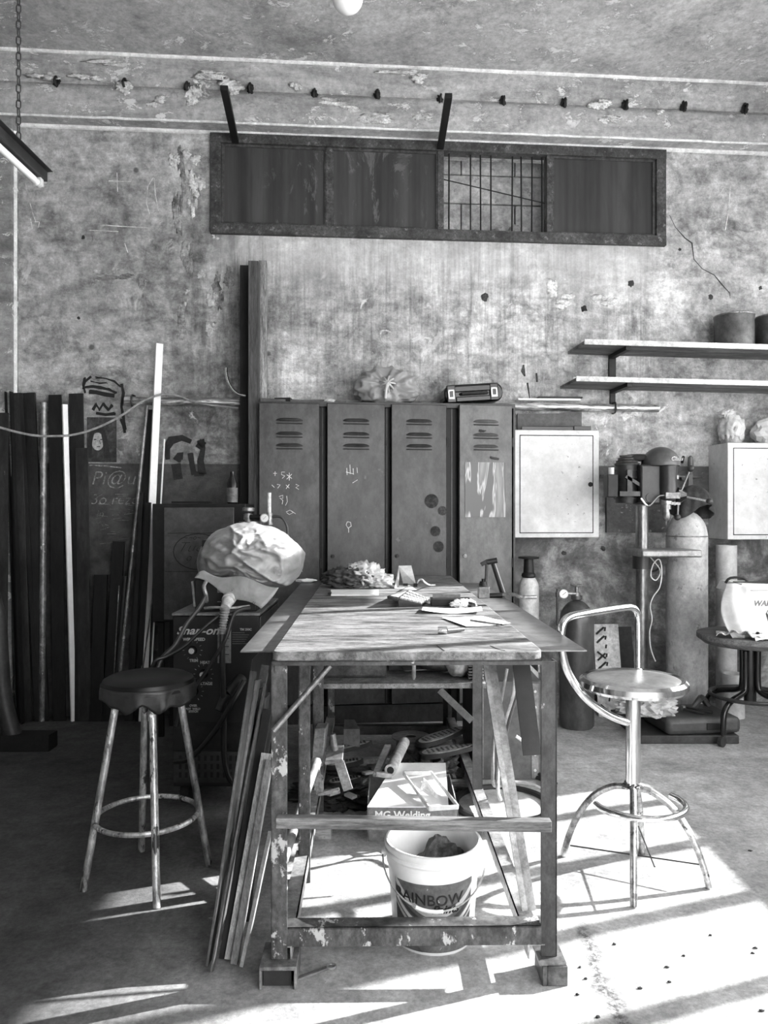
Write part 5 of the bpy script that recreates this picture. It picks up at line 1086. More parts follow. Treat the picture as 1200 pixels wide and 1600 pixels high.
def pap(c4, lb, cur=.006, nm='paper_sheet'):
    one(nm, MB().sheet([onT(*c) for c in c4], 14, 6, .0012, lambda u, v: Vector((0, 0, .002+cur*(1-math.sin(math.pi*u))*(1-v*.5)))), PAPER, lb, 'paper')
pap(((659, 959), (754, 960), (752, 951), (661, 952)), 'white paper pad lying in front of the flat black box', .012)
pap(((728, 981), (798, 976), (752, 964), (691, 967)), 'white paper sheet with a pencil lying near right bench edge', .003)
a = onT(735, 969, TZ+.006); b = onT(783, 976, TZ+.006); T = Thing('pencil', 'thin grey pencil lying on the right hand paper sheet', 'pencil'); T.part('shaft', MB().cyl(a, b, .0035, n=6), mat(.25, .4)); T.part('tip', MB().cyl(b, b+(b-a).normalized()*.014, .0035, .0004, n=6), INK); T.done()
T = Thing('marker_pen', 'silver-capped metal pen tool lying in front of the papers', 'pen'); a = onT(684, 985, TZ+.012); b = onT(698, 985, TZ+.012); c = onT(724, 983, TZ+.009)
T.part('cap', MB().cyl(a, b, .012), CHROME); T.part('barrel', MB().cyl(b, c, .007), mat(.12, .35)); T.done()
random.seed(21)
for i, (x, y, l, lb) in enumerate(((502, 911, .03, 'small dark metal bit leftmost on far bench end'), (511, 908, .05, 'small dark clip lying left of the rag bundle'), (516, 912, .035, 'tiny dark offcut lying near the left bench edge'), (580, 902, .07, 'little dark wire scrap behind the crumpled rag'), (600, 912, .06, 'small black screwdriver piece between rag and white tub'))):
    p = onT(x, y); one('metal_scrap', MB().bar(p+Vector((0, 0, .008)), p+Vector((l, .01, .012)), .016, .012, (0, 1, 0)).bar(p+Vector((l*.5, -.01, .01)), p+Vector((l*.7, .03, .012)), .01, .01), BLACK, lb, 'scrap', bevel=.001)
p = onT(478, 911, .93); one('plastic_scrap', MB().blob(p+Vector((.0, .03, .012)), (.06, .02, .012), .3, 2, 1, 3), WHITE, 'small white plastic piece on the far end of the left wing', 'scrap')

# hand press tool on the right wing
def toolstand():
    wz = TZ-.03; a = onT(748, 935, wz); T = Thing('lever_tool', 'small black bench lever tool with tee top standing on the right wing', 'tool')
    Y = a.y; k = Y/F0; q = lambda x, y, dy=0: Vector((P(x, y, Y).x, Y+dy, P(x, y, Y).z))
    T.part('block', MB().box(q(748, 0).x, q(765, 0).x, Y, Y+.06, wz, q(0, 917).z), mat(.25, .4, .6, .4), bevel=.002)
    T.part('cap_nut', MB().cyl(q(756, 916, .03), q(756, 909, .03), .022, .016).cyl(q(756, 909, .03), q(756, 905, .03), .008), BLACK)
    T.part('thin_post', MB().cyl(q(760, 916, .03), q(762, 880, .03), .0055*1.3), DKSTEEL)
    T.part('thick_post', MB().cyl(q(788, 928, .05), q(772, 880, .04), .014, .012), BLACK)
    T.part('tee_head', MB().bar(q(753, 883, .03), q(764, 877, .03), .018, .018).cyl(q(762, 879, .03), q(778, 876, .03), .014).cyl(q(770, 874, .03), q(770, 880, .03), .008), BLACK)
    T.part('lever', MB().tube([q(767, 932, .03), q(790, 931, .03), (q(800, 929, .02)), q(815, 933, .0), q(838, 933, .0)], .010, 8, smooth=3), STEEL); T.part('lever_grip', MB().cyl(q(766, 932, .03), q(786, 931, .03), .013), BLACK); T.done()
toolstand()

# under the bench -----------------------------------------------------------------
def sh(c, a, z=.578): return bt(c, a, z)
T = Thing('wooden_crate', 'old dark wooden drawer box on left of the bench lower shelf', 'drawer'); T.part('box', MB().box(-.33, -.035, 1.42, 1.8, .578, .80, TM), mat(.08, .6, 0, .5, 10), bevel=.004); T.part('front_panel', MB().box(-.32, -.045, 1.412, 1.42, .588, .79, TM), mat(.11, .6, 0, .5, 10), bevel=.003); T.done()
T = Thing('storage_box', 'dark box with light lid strip standing in middle of lower shelf', 'box'); T.part('sheet_stack', MB().box(-.02, .20, 1.6, 2.1, .578, .60, TM), mat(.07, .5)); T.part('top_sheet', MB().prism([bt(.05, 1.45, .602), bt(.22, 1.5, .602), bt(.2, 1.8, .602), bt(.02, 1.75, .602)], (0, 0, .004)), mat(.2, .5)); T.done()
one('peg_screw', MB().lathe([(.004, 0), (.01, .01), (.01, .07), (.003, .075), (.001, .09)], sh(.09, 1.38), 12), mat(.4, .4), 'small pale screw standing on the lower shelf front edge', 'screw')
T = Thing('cushion_roll', 'dark padded bundle tied with light cloth on right of lower shelf', 'cushion')
T.part('dark_roll', MB().blob(sh(.22, 1.62, .66), (.13, .2, .08), .15, 1.5, 2, 4, flat=.579), mat(.05, .6), sharp=180); T.part('light_wrap', MB().blob(sh(.30, 1.46, .65), (.06, .1, .075), .12, 2, 5, 4, flat=.579), mat(.45, .7), sharp=180); T.done()
T = Thing('finned_block', 'finned metal heat sink block at right end of the lower shelf', 'block'); m = MB()
for k in range(12): z = .585+k*.014; m.box(.345, .415, 1.36, 1.5, z, z+.006, TM)
m.box(.365, .4, 1.37, 1.5, .58, .75, TM); T.part('fins', m, mat(.35, .5)); T.done()

# riveted steel box at the right, far side
T = Thing('steel_machine_box', 'riveted dark steel box with pale corner strips behind the bench right legs', 'box')
Yf = 3.9; x0 = (740-600)/F0*Yf; x1 = (846-600)/F0*Yf; zt = .50
T.part('box_body', MB().quad_box([Vector(c) for c in ((x0, Yf, .0), (x1, Yf, .0), (x1, Yf+.55, 0), (x0, Yf+.55, 0), (x0, Yf, zt), (x1, Yf, zt), (x1, Yf+.55, zt), (x0, Yf+.55, zt))]), mat(.13, .5, .1, .3, 3), bevel=.003)
for x in (x0+.015, x1-.05):
    st = T.part('corner_strip', MB().box(x, x+.035, Yf-.004, Yf, .01, zt-.01), mat(.25, .5, .2, .3)); m = MB()
    for k in range(6): z = .05+k*.08; m.cyl((x+.017, Yf-.004, z), (x+.017, Yf-.009, z), .007, n=10)
    T.part('rivets', m, LIGHT, under=st)
T.done()
# cables hanging beside it and coil on the floor
def gc(x, y, Y): return P(x, y, Y)
for i, (pts, r, mm, lb) in enumerate(((((792, 1045, 3.3), (782, 1100, 3.3), (772, 1150, 3.3), (770, 1200, 3.25), (773, 1228, 3.3), (800, 1222, 3.4), (830, 1225, 3.4), (850, 1235, 3.4)), .007, mat(.3, .4), 'grey hose hanging from the bench right side, then running along floor'), (((805, 1045, 3.2), (802, 1085, 3.2), (786, 1140, 3.2), (779, 1200, 3.2), (778, 1235, 3.1), (782, 1250, 3.1)), .008, mat(.45, .4), 'light hose hanging straight to the floor disc at bench right'), (((820, 1045, 3.2), (815, 1070, 3.2), (800, 1110, 3.2), (788, 1160, 3.2), (781, 1190, 3.25)), .006, mat(.15, .4), 'darker thin hose crossing the light one at bench right'), (((806, 1150, 3.0), (820, 1160, 3.0), (838, 1172, 3.0), (846, 1174, 3.0)), .006, LIGHT, 'short pale wire sticking out behind the slanting right brace'))):
    one('hanging_hose', MB().tube([gc(*p) for p in pts], r, 8, smooth=6), mm, lb, 'hose')
T = Thing('round_tray', 'large shallow round tray with dark rubber rim on the floor under bench right', 'tray'); c = Fl(785, 1262)
T.part('tray_plate', MB().lathe([(0, 0), (.2, 0), (.215, .012), (.2, .012), (0, .006)], c, 48), mat(.6, .4, .3, .2)); T.part('rubber_rim', MB().torus(c+Vector((0, 0, .018)), .215, .016, 48), RUBBER); T.done()
one('hose_coil', MB().torus(c+Vector((.05, .2, .012)), .25, .012, 48, a0=10, a1=170).torus(c+Vector((.06, .21, .03)), .24, .008, 48, a0=5, a1=175), RUBBER, 'black hose coiled behind the round floor tray', 'hose')

# clutter ------------------------------------------------------------------------
def fp(x, y, z=0): return Fl(x, y, z)
CL = mat(.28, .5, .3, .4, 10, kind='tool_steel')
def vise():
    Y = 3.25; q = lambda x, y, dy=0: Vector((P(x, y, Y).x, Y+dy, P(x, y, Y).z)); T = Thing('pipe_clamp', 'heavy steel pipe clamp frame with long handle leaning under bench left', 'clamp')
    T.part('jaw_box', MB().quad_box([q(486, 1196), q(504, 1198), q(506, 1148, .1), (q(488, 1148, .1)), q(486, 1196, .12), q(504, 1198, .12), q(508, 1150, .2), q(490, 1150, .2)]), CL, bevel=.004)
    T.part('screw_sleeve', MB().cyl(q(523, 1182, .05), q(518, 1152, .05), .014), mat(.3, .4, .6)); T.part('cross_plate', MB().quad_box([q(508, 1192, -.03), q(536, 1188, -.03), q(536, 1176, .08), q(508, 1178, .08), q(508, 1186, -.03), q(536, 1182, -.03), q(536, 1172, .08), q(508, 1174, .08)]), CL, bevel=.003)
    T.part('frame_upright', MB().bar(q(500, 1240), q(494, 1198), .03, .012).bar(q(544, 1234), q(530, 1190), .04, .012), CL); T.part('frame_base', MB().bar(q(498, 1240), q(530, 1234), .012, .03), CL)
    T.part('rear_block', MB().quad_box([q(533, 1160, .2), q(560, 1160, .2), q(560, 1190, .2), q(533, 1185, .2), q(533, 1150, .26), q(550, 1150, .26), q(560, 1180, .26), q(533, 1180, .26)]), DKSTEEL)
    T.part('handle', MB().cyl(q(496, 1186, -.02), q(466, 1262, -.5), .017, .019).cyl(q(495, 1188, -.02), q(492, 1196, -.05), .024), mat(.4, .35, .3, .25)); T.done()
vise()
c = fp(642, 1192); T = Thing('wire_spool', 'round wire spool with two flanges lying flat among the scrap', 'spool'); zz_ = .06; r = .105; 
T.part('spool_hub', MB().cyl(c+Vector((0, 0, zz_)), c+Vector((0, 0, zz_+.08)), .08, n=32), mat(.25, .5, .2, .4, 20, (1, 1, 20)))
for z in (zz_-.006, zz_+.08): T.part('flange', MB().lathe([(.03, z), (r, z), (r, z+.006), (.03, z+.006), (.03, z)], c, 40, cap=False), mat(.3, .4))
T.part('spool_base', MB().cyl(c, c+Vector((0, 0, zz_-.006)), .05), BLACK); T.part('bore', MB().cyl(c+Vector((0, 0, zz_+.079)), c+Vector((0, 0, zz_+.082)), .032), INK); T.done()
one('grooved_bar', MB().bar(fp(562, 1192, .05), fp(618, 1190, .05), .05, .04, (0, 0, 1)), mat(.28, .4), 'pale notched bar lying left of the wire spool', 'metal bar', bevel=.002)
def box():
    fl = fp(573, 1300); T = Thing('cardboard_box', 'open low cardboard box lettered MG Welding under the bench centre', 'box'); 
    Yb = 3.17; q = lambda x, y, Y: P(x, y, Y); x0 = P(574, 0, Yb).x; x1 = P(716, 0, Yb).x; h = .14; dp = .40; CB = mat(.42, .8, var=.25, sc=3); zb = .0
    T.part('box_front', MB().box(x0, x1, Yb, Yb+.004, zb, h), mat(.22, .7), bevel=.001); T.part('box_side', MB().box(x0, x0+.004, Yb, Yb+dp, zb, h), CB); T.part('box_side', MB().box(x1-.004, x1, Yb, Yb+dp, zb, h), CB); T.part('box_back', MB().box(x0, x1, Yb+dp, Yb+dp+.004, zb, h), CB)
    T.part('box_lid', MB().prism([(x0, Yb, h), (x1-.04, Yb, h), (x1-.02, Yb+dp, h+.05), (x0+.12, Yb+dp, h+.05)], (0, 0, .004)), PAPER)
    T.part('lettering', MB().text('MG Welding', .044, Matrix.Translation((x0+.03, Yb-.001, h-.045))@Matrix.Rotation(R(90), 4, 'X'), .0008, bold=.001), WHITE); T.done()
    zl = lambda y: h+.006+(y-Yb)/dp*.05
    T = Thing('steel_tube', 'pale hollow tube lying towards the viewer over the cardboard box', 'tube'); a = Vector((P(610, 0, 3.42).x, 3.42, .21)); b = Vector((P(632, 0, 3.85).x, 3.85, .205))
    T.part('tube_wall', MB().cyl(a, b, .026, n=24), mat(.5, .45)); T.part('bore', MB().cyl(a, a+(a-b).normalized()*.001, .016), INK); T.done()
    one('angle_bar', MB().bar((P(588, 0, 3.42).x, 3.42, .19), (P(606, 0, 3.8).x, 3.8, .2), .03, .02).bar((P(588, 0, 3.42).x, 3.42, .195), (P(612, 0, 3.42).x, 3.42, .185), .02, .02), mat(.4, .5), 'pale angle piece beside the hollow tube', 'metal bar')
    def tri(z0, z1, lb, pts, w_):
        m = MB(); P3 = [Vector(p) for p in pts]
        for i in range(len(P3)): m.bar(P3[i], P3[(i+1) % len(P3)], w_, .006, (0, 0, 1))
        one('welded_stand', m, LIGHT, lb, 'metal frame', bevel=.001)
    tri(0, 0, 'light welded rectangular metal frame leaning up on cardboard box', [(P(630, 0, 3.4).x, 3.4, .205), (P(674, 0, 3.4).x, 3.4, .205), (P(716, 0, 3.15).x, 3.15, .15), (P(671, 0, 3.13).x, 3.13, .15)], .018)
    m = MB().prism([Vector((P(662, 0, 3.3).x, 3.3, .215)), Vector((P(668, 0, 3.3).x, 3.3, .20)), Vector((P(684, 0, 3.25).x, 3.24, .165)), Vector((P(682, 0, 3.25).x, 3.24, .15)), Vector((P(664, 0, 3.25).x, 3.26, .185)), Vector((P(652, 0, 3.25).x, 3.25, .15))], (0, .01, .0)); one('bent_plate', m, mat(.7, .4, .3), 'bright bent metal plate standing inside the light frame', 'plate')
box()
PERF = mat(.4, .6, 0, .9, 60, kind='perforated')
def sole(p, ln, wd, ang, z, lb, tilt=.12):
    M = Matrix.Translation(Vector((p.x, p.y, z)))@Matrix.Rotation(R(ang), 4, 'Z')@Matrix.Rotation(-tilt, 4, 'Y'); T = Thing('sandal', lb, 'sandal'); pts = []
    for k in range(28):
        a = k/28*6.283; x = math.cos(a)*ln/2; y = math.sin(a)*wd/2*(1-.28*math.cos(a)+.14*math.cos(2*a)); pts.append(M@Vector((x, y, 0)))
    T.part('sole', MB().prism(pts, M.to_3x3()@Vector((0, 0, .022))), mat(.04, .6)); pts2 = [M@Vector((math.cos(k/24*6.283)*ln*.45, math.sin(k/24*6.283)*wd*.4*(1-.28*math.cos(k/24*6.283)), .022)) for k in range(24)]
    T.part('insole', MB().prism(pts2, M.to_3x3()@Vector((0, 0, .002))), mat(.4, .6)); m = MB()
    for i in range(-4, 5):
        for j in range(-2, 3): 
            if abs(i) < 5 and abs(j)*.2*wd < wd*.36: c = M@Vector((i*ln*.085, j*wd*.15+(i % 2)*wd*.05, .0245)); m.box(c.x-.006, c.x+.006, c.y-.004, c.y+.004, c.z-.001, c.z+.0012)
    T.part('perforations', m, INK); T.done()
sole(fp(545, 1200), .26, .10, 12, .10, 'upper of three perforated soles lying left of the hollow tube'); sole(fp(538, 1218), .2, .09, 4, .07, 'middle perforated sole left of the hollow tube'); sole(fp(540, 1240), .17, .09, 8, .05, 'lowest perforated sole, near the cardboard box corner')
sole(fp(690, 1205), .30, .12, 28, .17, 'upper perforated sole right of the cardboard box', .15); sole(fp(700, 1218), .30, .12, 12, .135, 'lower perforated sole right of the cardboard box', .1)
random.seed(4)
one('scrap_pile', MB().blob(fp(600, 1212, 0)+Vector((0, .0, .01)), (.24, .14, .035), .5, 3, 2, 5, flat=.001, ridge=1).blob(fp(540, 1240, 0), (.22, .18, .04), .5, 4, 6, 5, flat=.001, ridge=1).blob(fp(680, 1215)+Vector((0, .0, .02)), (.17, .22, .09), .4, 3, 8, 5, flat=.001, ridge=1), mat(.1, .7, 0, .6, 20), 'heap of dark scrap and offcuts under the bench', 'scrap heap', kind='stuff', sharp=25)
labs = ['flat pale metal tab lying below the clamp frame', 'small curled dark strip by the cardboard box', 'rusty plate lying at the foot of clamp handle', 'light bent clip on floor by the left bench leg', 'thin flat chip left of the cardboard box corner', 'dark stub half under the wooden cross bar', 'small pale offcut among the soles']
for i, (x, y, a, b) in enumerate(((519, 1258, .06, .05), (565, 1238, .05, .04), (487, 1262, .09, .05), (500, 1252, .03, .02), (548, 1262, .06, .03), (500, 1303, .12, .05), (575, 1225, .05, .04))):
    p = fp(x, y); z = .05 if y < 1290 else .0; one('metal_offcut', MB().box(-a/2, a/2, -b/2, b/2, 0, .012, Matrix.Translation(p+Vector((0, 0, z)))@Matrix.Rotation(random.uniform(0, 3), 4, 'Z')@Matrix.Rotation(random.uniform(-.2, .2), 4, 'X')), [LIGHT, CL][i % 2], labs[i], 'scrap', bevel=.001)
T = Thing('hose_coil', 'small coil of grey ribbed hose between box and floor tray', 'hose'); c = fp(720, 1255); 
for k in range(4): T.part('hose_turn', MB().torus(c+Vector((0, .02, .02+k*.016)), .12-k*.012, .009, 40, a0=-60, a1=150), mat(.22, .5))
T.done()
p = fp(470, 1300); T = Thing('wooden_block', 'small wooden block with a hole on floor behind the cross bar', 'block'); T.part('block_body', MB().box(-.06, .08, 0, .08, 0, .055, Matrix.Translation(fp(487, 1312))), wood(.3)); T.done()

# paint bucket -------------------------------------------------------------------
def bucket():
    c = Vector((.158, 2.476, .0)); h = .312; r0 = .128; r1 = .150; T = Thing('paint_bucket', 'white plastic paint bucket with dark RAINBOW label on floor under the bench', 'bucket')
    def rad(z): return r0+(r1-r0)*z/h
    BM = plastic('bucket_plastic', .78, (1, 1), .35)
    bd = T.part('bucket_body', MB().lathe([(.001, .004), (r0-.01, .004), (r0-.004, 0), (r0, .01), (rad(h-.07), h-.07), (rad(h-.07)+.004, h-.068), (rad(h-.045)+.003, h-.045), (rad(h)+.001, h-.04), (r1+.006, h-.035), (r1+.006, h-.028), (r1+.001, h-.024), (r1+.006, h-.016), (r1+.006, h-.004), (r1+.001, h), (r1-.004, h), (r1-.006, h-.01), (r0-.004, .05), (.001, .05)], c, 56), BM)
    T.part('dried_paint', MB().blob(c+Vector((.03, .06, h*.55)), (.08, .06, .11), .2, 2, 3, 4), mat(.09, .7, 0, .7, 12))
    def cy(u, z, lift=.0008): a = -math.pi/2+u; rr = rad(z)+lift; return c+Vector((rr*math.cos(a), rr*math.sin(a), z))
    def band(zf0, zf1, u0, u1, n_, lift, th=.0006):
        m = MB(); rings = []
        for i in range(n_+1):
            u = u0+(u1-u0)*i/n_; a, b = zf0(u), zf1(u)
            rings.append([m.bm.verts.new(cy(u, a, lift)), m.bm.verts.new(cy(u, b, lift)), m.bm.verts.new(cy(u, b, lift+th)), m.bm.verts.new(cy(u, a, lift+th))])
        return m.skin(rings)
    top = lambda u: .245+.012*u; low = lambda u: .03
    T.part('label', band(lambda u: .012, lambda u: .226+.004*u, -1.02, .92, 40, .0006), mat(.16, .5, 0, .3, 12, spot=.66, spotv=.7, spots=30), under=bd, label='dark printed label')
    for k, (o, wd, val) in enumerate(((.118, .020, .5), (.092, .012, .06), (.072, .014, .55), (.052, .012, .4), (.034, .016, .07))):
        f = lambda u, o=o: max(.012, o+.055*(u-.1)**2*1.4+.028*max(0, u)); T.part('label_stripe', band(f, lambda u, f=f, wd=wd: max(.0125, f(u)+wd), -1.0, .9, 40, .0014+.0002*k), mat(val, .5, var=.1), under=bd)
    T.part('label_wedge', band(lambda u: .0125, lambda u: max(.013, .125-.16*(u+1.0)), -1.0, -.3, 20, .0026), mat(.12, .5), under=bd)
    T.part('lettering', MB().text('RAINBOW', .047, None, .0006, fn=lambda p: cy(-.98+p.x/.139, .168+p.y-.006*math.sin((p.x)*12), .0030+p.z), bold=.0002, sx=1.0), mat(.02, .5, bs=0), under=bd)
    T.part('lettering', MB().text('Paints', .036, None, .0006, fn=lambda p: cy(-.1+p.x/.139, .138+p.y, .0034+p.z), shear=.4, bold=.0008), BLACK, under=bd)
    T.part('lettering', MB().text('20 L', .028, None, .0006, fn=lambda p: cy(.5+p.x/.135, .055+p.y*.9+p.x*.3, .0034+p.z), shear=.3), mat(.45, .5), under=bd)
    # bail handle hanging low in front
    pts = []; rr = r1+.012
    for k in range(25):
        a = math.pi*(k/24); d = .0; x = -math.cos(a)*rr; s_ = math.sin(a); pts.append(c+Vector((x, -(rad(h*.5)+.018)*s_**.6, h-.05-.11*s_**1.3-.0*x)))
    hd = T.part('bail_handle', MB().tube(pts, .0028, 7), mat(.45, .4, .6)); T.part('grip', MB().tube(pts[9:14], .006, 8), WHITE, under=hd)
    for s_ in (-1, 1): T.part('ear', MB().cyl(c+Vector((s_*(r1+.002), 0, h-.05)), c+Vector((s_*(r1+.016), 0, h-.05)), .012), WHITE)
    T.done()
bucket()

# bars leaning against the left of the bench ----------------------------------------
def lb_(bx, by, tx, ty, tY, w_, t_, m, lab, cat='metal bar', side=(0, 1, 0), zb=0, kind='bar'):
    p = Fl(bx, by); q = P(tx, ty, tY); m_ = MB()
    (m_.bar if kind == 'bar' else m_.angle)(p, q, w_, t_, side); bmin = min(v.co.z for v in m_.bm.verts); m_.move(Matrix.Translation((0, 0, -bmin)))
    one('flat_bar' if cat == 'metal bar' else 'wood_strip', m_, m, lab, cat, bevel=.001)
MG = mat(.14, .5, .3, .4, 6); 
for k, (lab, mm) in enumerate((('nearest of four dark flat bars leaning edge-on along bench left side', MG), ('second of the four flat bars leaning edge-on by the bench, paler', mat(.2, .45, .3)), ('third edge-on flat bar leaning at the bench side, nearly black', DARK), ('farthest of the four edge-on flat bars leaning by the front bench leg', mat(.12, .5, .3)))):
    p = Vector((-.522+.006*k, 2.31+.115*k, .0)); q = Vector((-.424+.004*k, 2.50+.07*k, .83-.04*k)); m_ = MB().bar(p, q, .108, .008, (0, 1, 0)); bmin = min(v.co.z for v in m_.bm.verts); m_.move(Matrix.Translation((0, 0, -bmin))); one('flat_bar', m_, mm, lab, 'metal bar', bevel=.001)
pl = MB().prism([Vector((-.60, 2.88, 0)), Vector((-.60, 3.36, 0)), Vector((-.50, 3.36, .80)), Vector((-.50, 2.9, .80))], (.003, 0, .0)); one('steel_plate', pl, mat(.05, .5, .2, .4, 5), 'wide dark plate leaning against the bench farther back by the welder', 'metal plate')  # plate added to keep sun off the floor behind the left bundle
lb_(331, 1524, 414, 1075, 2.62, .05, .006, MG, 'outermost thin flat bar at the left foot of the bench')
lb_(340, 1470, 412, 1110, 2.75, .045, .02, mat(.1, .5, .2), 'dark flat bar leaning behind the outermost one at bench left', side=(1, 0, 0))
lb_(350, 1500, 418, 1110, 2.6, .03, .012, BLACK, 'black bar squeezed between grey bars at bench left', side=(1, 0, 0))
lb_(362, 1502, 419, 1180, 2.5, .042, .02, wood(.4, .4, 5, (8, 8, 1)), 'pale freckled wooden batten leaning on left bench leg', 'batten', (1, 0, 0))
lb_(366, 1508, 421, 1190, 2.48, .02, .03, wood(.2, .4, 5, (8, 8, 1)), 'brown wooden strip right behind the freckled batten', 'batten', (1, 0, 0))
lb_(378, 1512, 423, 1300, 2.40, .012, .03, mat(.3, .5), 'slim light bar nearest the bench leg in the left bundle', side=(1, 0, 0))
lb_(348, 1362, 415, 1040, 2.98, .03, .01, mat(.16, .45, .4), 'shorter grey bar standing behind the left bundle', side=(1, 0, 0))
lb_(356, 1352, 417, 1052, 3.0, .012, .012, mat(.25, .5, .3), 'thin rusty rod beside the shorter grey bar', side=(1, 0, 0))
lb_(384, 1440, 420, 1120, 2.62, .03, .01, DARK, 'dark narrow bar tucked closest behind the left bench leg', side=(1, 0, 0))

# ---------------------------------------------------------------- stools
def old_stool():
    T = Thing('bar_stool', 'old stool with black leather seat and worn tube legs at left', 'stool'); c = Vector((-.876, 2.857, 0)); zs = .748; r = .165
    feet = [Fl(130, 1392), Fl(245, 1418), Fl(327, 1353), Fl(221, 1330)]; rng = math
    m = MB(); prof = []; rings = []; n_ = 72
    for k, (rr, z) in enumerate(((.001, .012), (.08, .012), (.14, .006), (.162, -.006), (.168, -.025), (.168, -.04))):
        rings.append([m.bm.verts.new(c+Vector((rr*math.cos(6.283*i/n_), rr*math.sin(6.283*i/n_), zs+z))) for i in range(n_)])
    m.skin(rings, cap=False)
    T.part('seat_cover', m, mat(.01, .4, 0, .5, 6, bs=.3, spec=.35, kind='black_leather'))
    T.part('seat_board', MB().cyl(c+Vector((0, 0, zs-.04)), c+Vector((0, 0, zs-.015)), .16, n=48), DARK)
    m = MB(); rings = []
    for k in range(7):
        t_ = k/6; ring = []
        for i in range(n_):
            a = 6.283*i/n_; fr = max(0, math.cos(a+math.pi/2-.35)); fl = .02+.06*max(0, fr-.1)**.3*(.85+.5*noise.noise(Vector((math.cos(a)*3.3, math.sin(a)*3.3, 8))))*(fr > .1); w_ = 1+t_*(.14*noise.noise(Vector((math.cos(a)*2.4, math.sin(a)*2.4, 3)))+.06*noise.noise(Vector((math.cos(a)*6, math.sin(a)*6, 1)))); rr = .17*w_
            ring.append(m.bm.verts.new(c+Vector((rr*math.cos(a), rr*math.sin(a), zs-.02-fl*t_))))
        rings.append(ring)
    m.skin(rings, cap=False); o = T.part('leather_skirt', m, mat(.035, .4, 0, .5, 8, bs=.4, kind='leather_edge'), sharp=180, label='loose wrinkled leather edge'); s_ = o.modifiers.new('solid', 'SOLIDIFY'); s_.thickness = .003
    LG = mat(.5, .4, .6, .55, 9, (1, 1, .35), .3, spot=.55, spotv=.07, spots=20, kind='worn_tube')
    for f in feet:
        d = (c-f); d.z = 0; top = c-d.normalized()*.105; top.z = zs-.03; l = T.part('leg', MB().cyl(f+Vector((0, 0, .0)), top, .0135, n=16), LG); T.part('weld_spot', MB().blob(top-(top-f).normalized()*.085+Vector((0, -.013, 0)), (.009, .007, .009), 0, 1, 1, 2), WHITE, under=l)
    T.part('foot_ring', MB().torus(c+Vector((-.005, 0, .235)), .185, .0095, 56), LG); T.done()
old_stool()
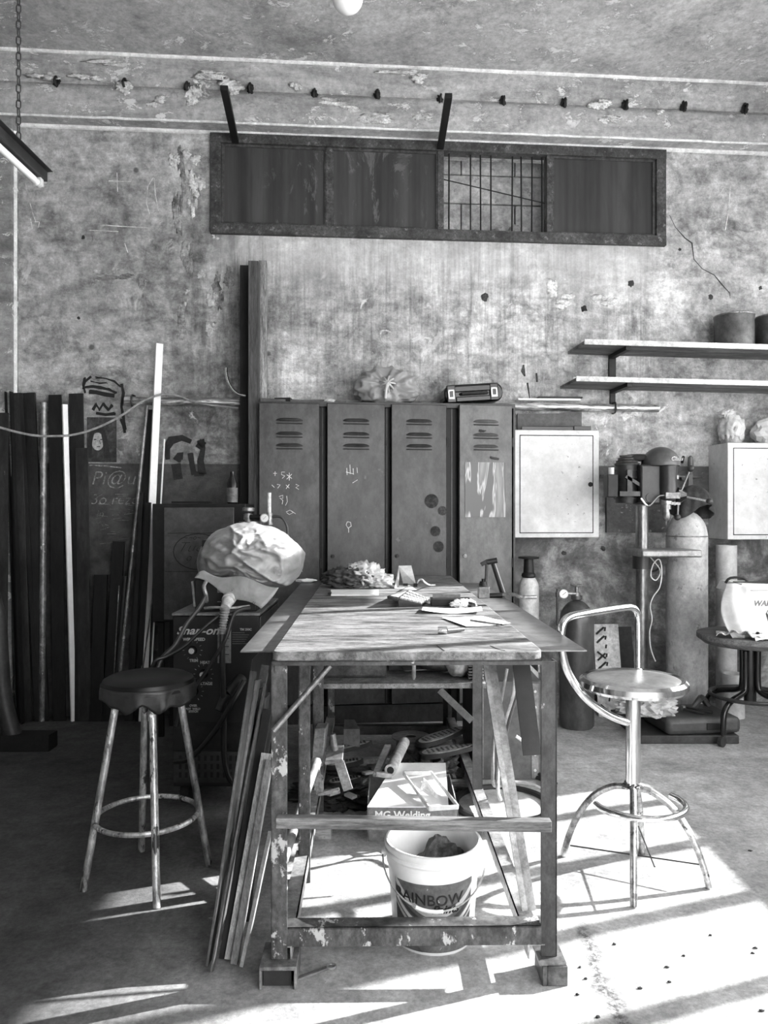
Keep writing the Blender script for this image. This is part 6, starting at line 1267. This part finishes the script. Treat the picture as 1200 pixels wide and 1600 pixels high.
def chrome_stool():
    T = Thing('bar_chair', 'polished steel bar chair with round seat and tubular backrest at right', 'chair'); c = Vector((.936, 2.885, 0)); zs = .735; r = .197
    CH = CHROME; SM = mat(.4, .3, .85, .25, 5, kind='brushed_seat')
    T.part('seat', MB().lathe([(.001, zs+.012), (.1, zs+.010), (.165, zs+.002), (.172, zs-.002), (.172, zs-.02), (.001, zs-.025)], c, 64), SM); T.part('seat_rim', MB().lathe([(.17, zs+.0), (.185, zs+.003), (.197, zs-.008), (.197, zs-.028), (.185, zs-.04), (.15, zs-.042), (.15, zs-.03), (.17, zs-.02)], c, 64, cap=False), CH)
    T.part('seat_collar', MB().cyl(c+Vector((0, 0, zs-.04)), c+Vector((0, 0, zs-.075)), .036, n=32), mat(.3, .4, .6))
    T.part('pedestal', MB().cyl(c+Vector((0, 0, .335)), c+Vector((0, 0, zs-.07)), .027, n=40), CH); hub = c+Vector((0, 0, .335)); T.part('weld_joint', MB().blob(hub, (.034, .034, .016), .35, 6, 1, 3), mat(.2, .6, .5, .6, 20))
    for f in (Fl(880, 1338), Fl(990, 1418), Fl(1108, 1388), Fl(1003, 1335)):
        d = f-c; d.z = 0; L = d.length; d.normalize(); pts = [hub+d*.02+Vector((0, 0, -.01)), c+d*L*.28+Vector((0, 0, .315)), c+d*L*.55+Vector((0, 0, .265)), c+d*L*.77+Vector((0, 0, .18)), c+d*L*.91+Vector((0, 0, .09)), c+d*L+Vector((0, 0, .004))]
        T.part('leg', MB().tube(pts, .0125, 12, smooth=7), mat(.45, .28, .9, .5, 9, kind='tarnished_chrome', spot=.6, spotv=.15))
    T.part('wire_brace', MB().cyl(P(891, 1321, 3.0), P(1094, 1351, 2.8), .003, n=6), DKSTEEL)
    T.part('wire_brace', MB().cyl(c+Vector((.01, -.2, .12)), c+Vector((.06, .12, .13)), .003, n=6), DKSTEEL)
    fr = c+Vector((.015, -.02, .275)); T.part('foot_rest', MB().tube([fr+Vector((.165*math.cos(R(a)), .155*math.sin(R(a)), 0)) for a in range(185, 395, 7)], .0125, 12), CH)
    # backrest hoop
    A = Vector((.647, 2.80)); B = Vector((1.025, 3.10)); q = lambda v_, z: Vector((v_.x, v_.y, z)); mid = (B-A).normalized(); cc = Vector((c.x, c.y))
    pts = [q(cc*.98+A*.02, .57), q(cc*.86+A*.14+Vector((-.0, .0)), .578), q(cc*.6+A*.4, .615), q(cc*.3+A*.7, .685), q(cc*.08+A*.92, .78), q(A, .87), q(A, .92), q(A+mid*.012, .957), q(A+mid*.045, .973), q(A+mid*.12, .978), q(B-mid*.12, .982), q(B-mid*.045, .978), q(B-mid*.012, .96), q(B, .92), q(B, .80), q(B*.96+cc*.04, .70), q(B*.8+cc*.2, .62), q(B*.5+cc*.5, .585), q(B*.15+cc*.85, .57)]
    T.part('backrest_tube', MB().tube(pts, .0145, 14, smooth=6), CH); T.done()
chrome_stool()
# wrench and pebbles on the floor
p = fp(518, 1513); T = Thing('ring_spanner', 'small ring spanner lying on the floor beside left bench foot', 'spanner'); T.part('ring_end', MB().torus(p+Vector((0, 0, .006)), .012, .004, 20), mat(.6, .3, .6)); T.part('shank', MB().bar(p+Vector((-.012, -.004, .004)), fp(458, 1534)+Vector((0, 0, .004)), .012, .006, (0, 1, 0)), mat(.25, .5, .3)); T.done()

random.seed(31)
for i in range(16):
    x, y = [(906, 1512), (915, 1530), (960, 1476), (1042, 1512), (1046, 1535), (1068, 1494), (1176, 1490), (1180, 1482), (1110, 1462), (1190, 1580), (1000, 1545), (902, 1555), (934, 1590), (556, 1470), (490, 1446), (1172, 1330)][i]
    one('debris_crumb', MB().blob(fp(x, y)+Vector((0, 0, .002)), (random.uniform(.004, .009), .004, .003), .5, 2, i, 2), INK, 'tiny dark crumb of debris scattered on the sunlit concrete floor', 'debris', 'crumbs on the sunlit floor')
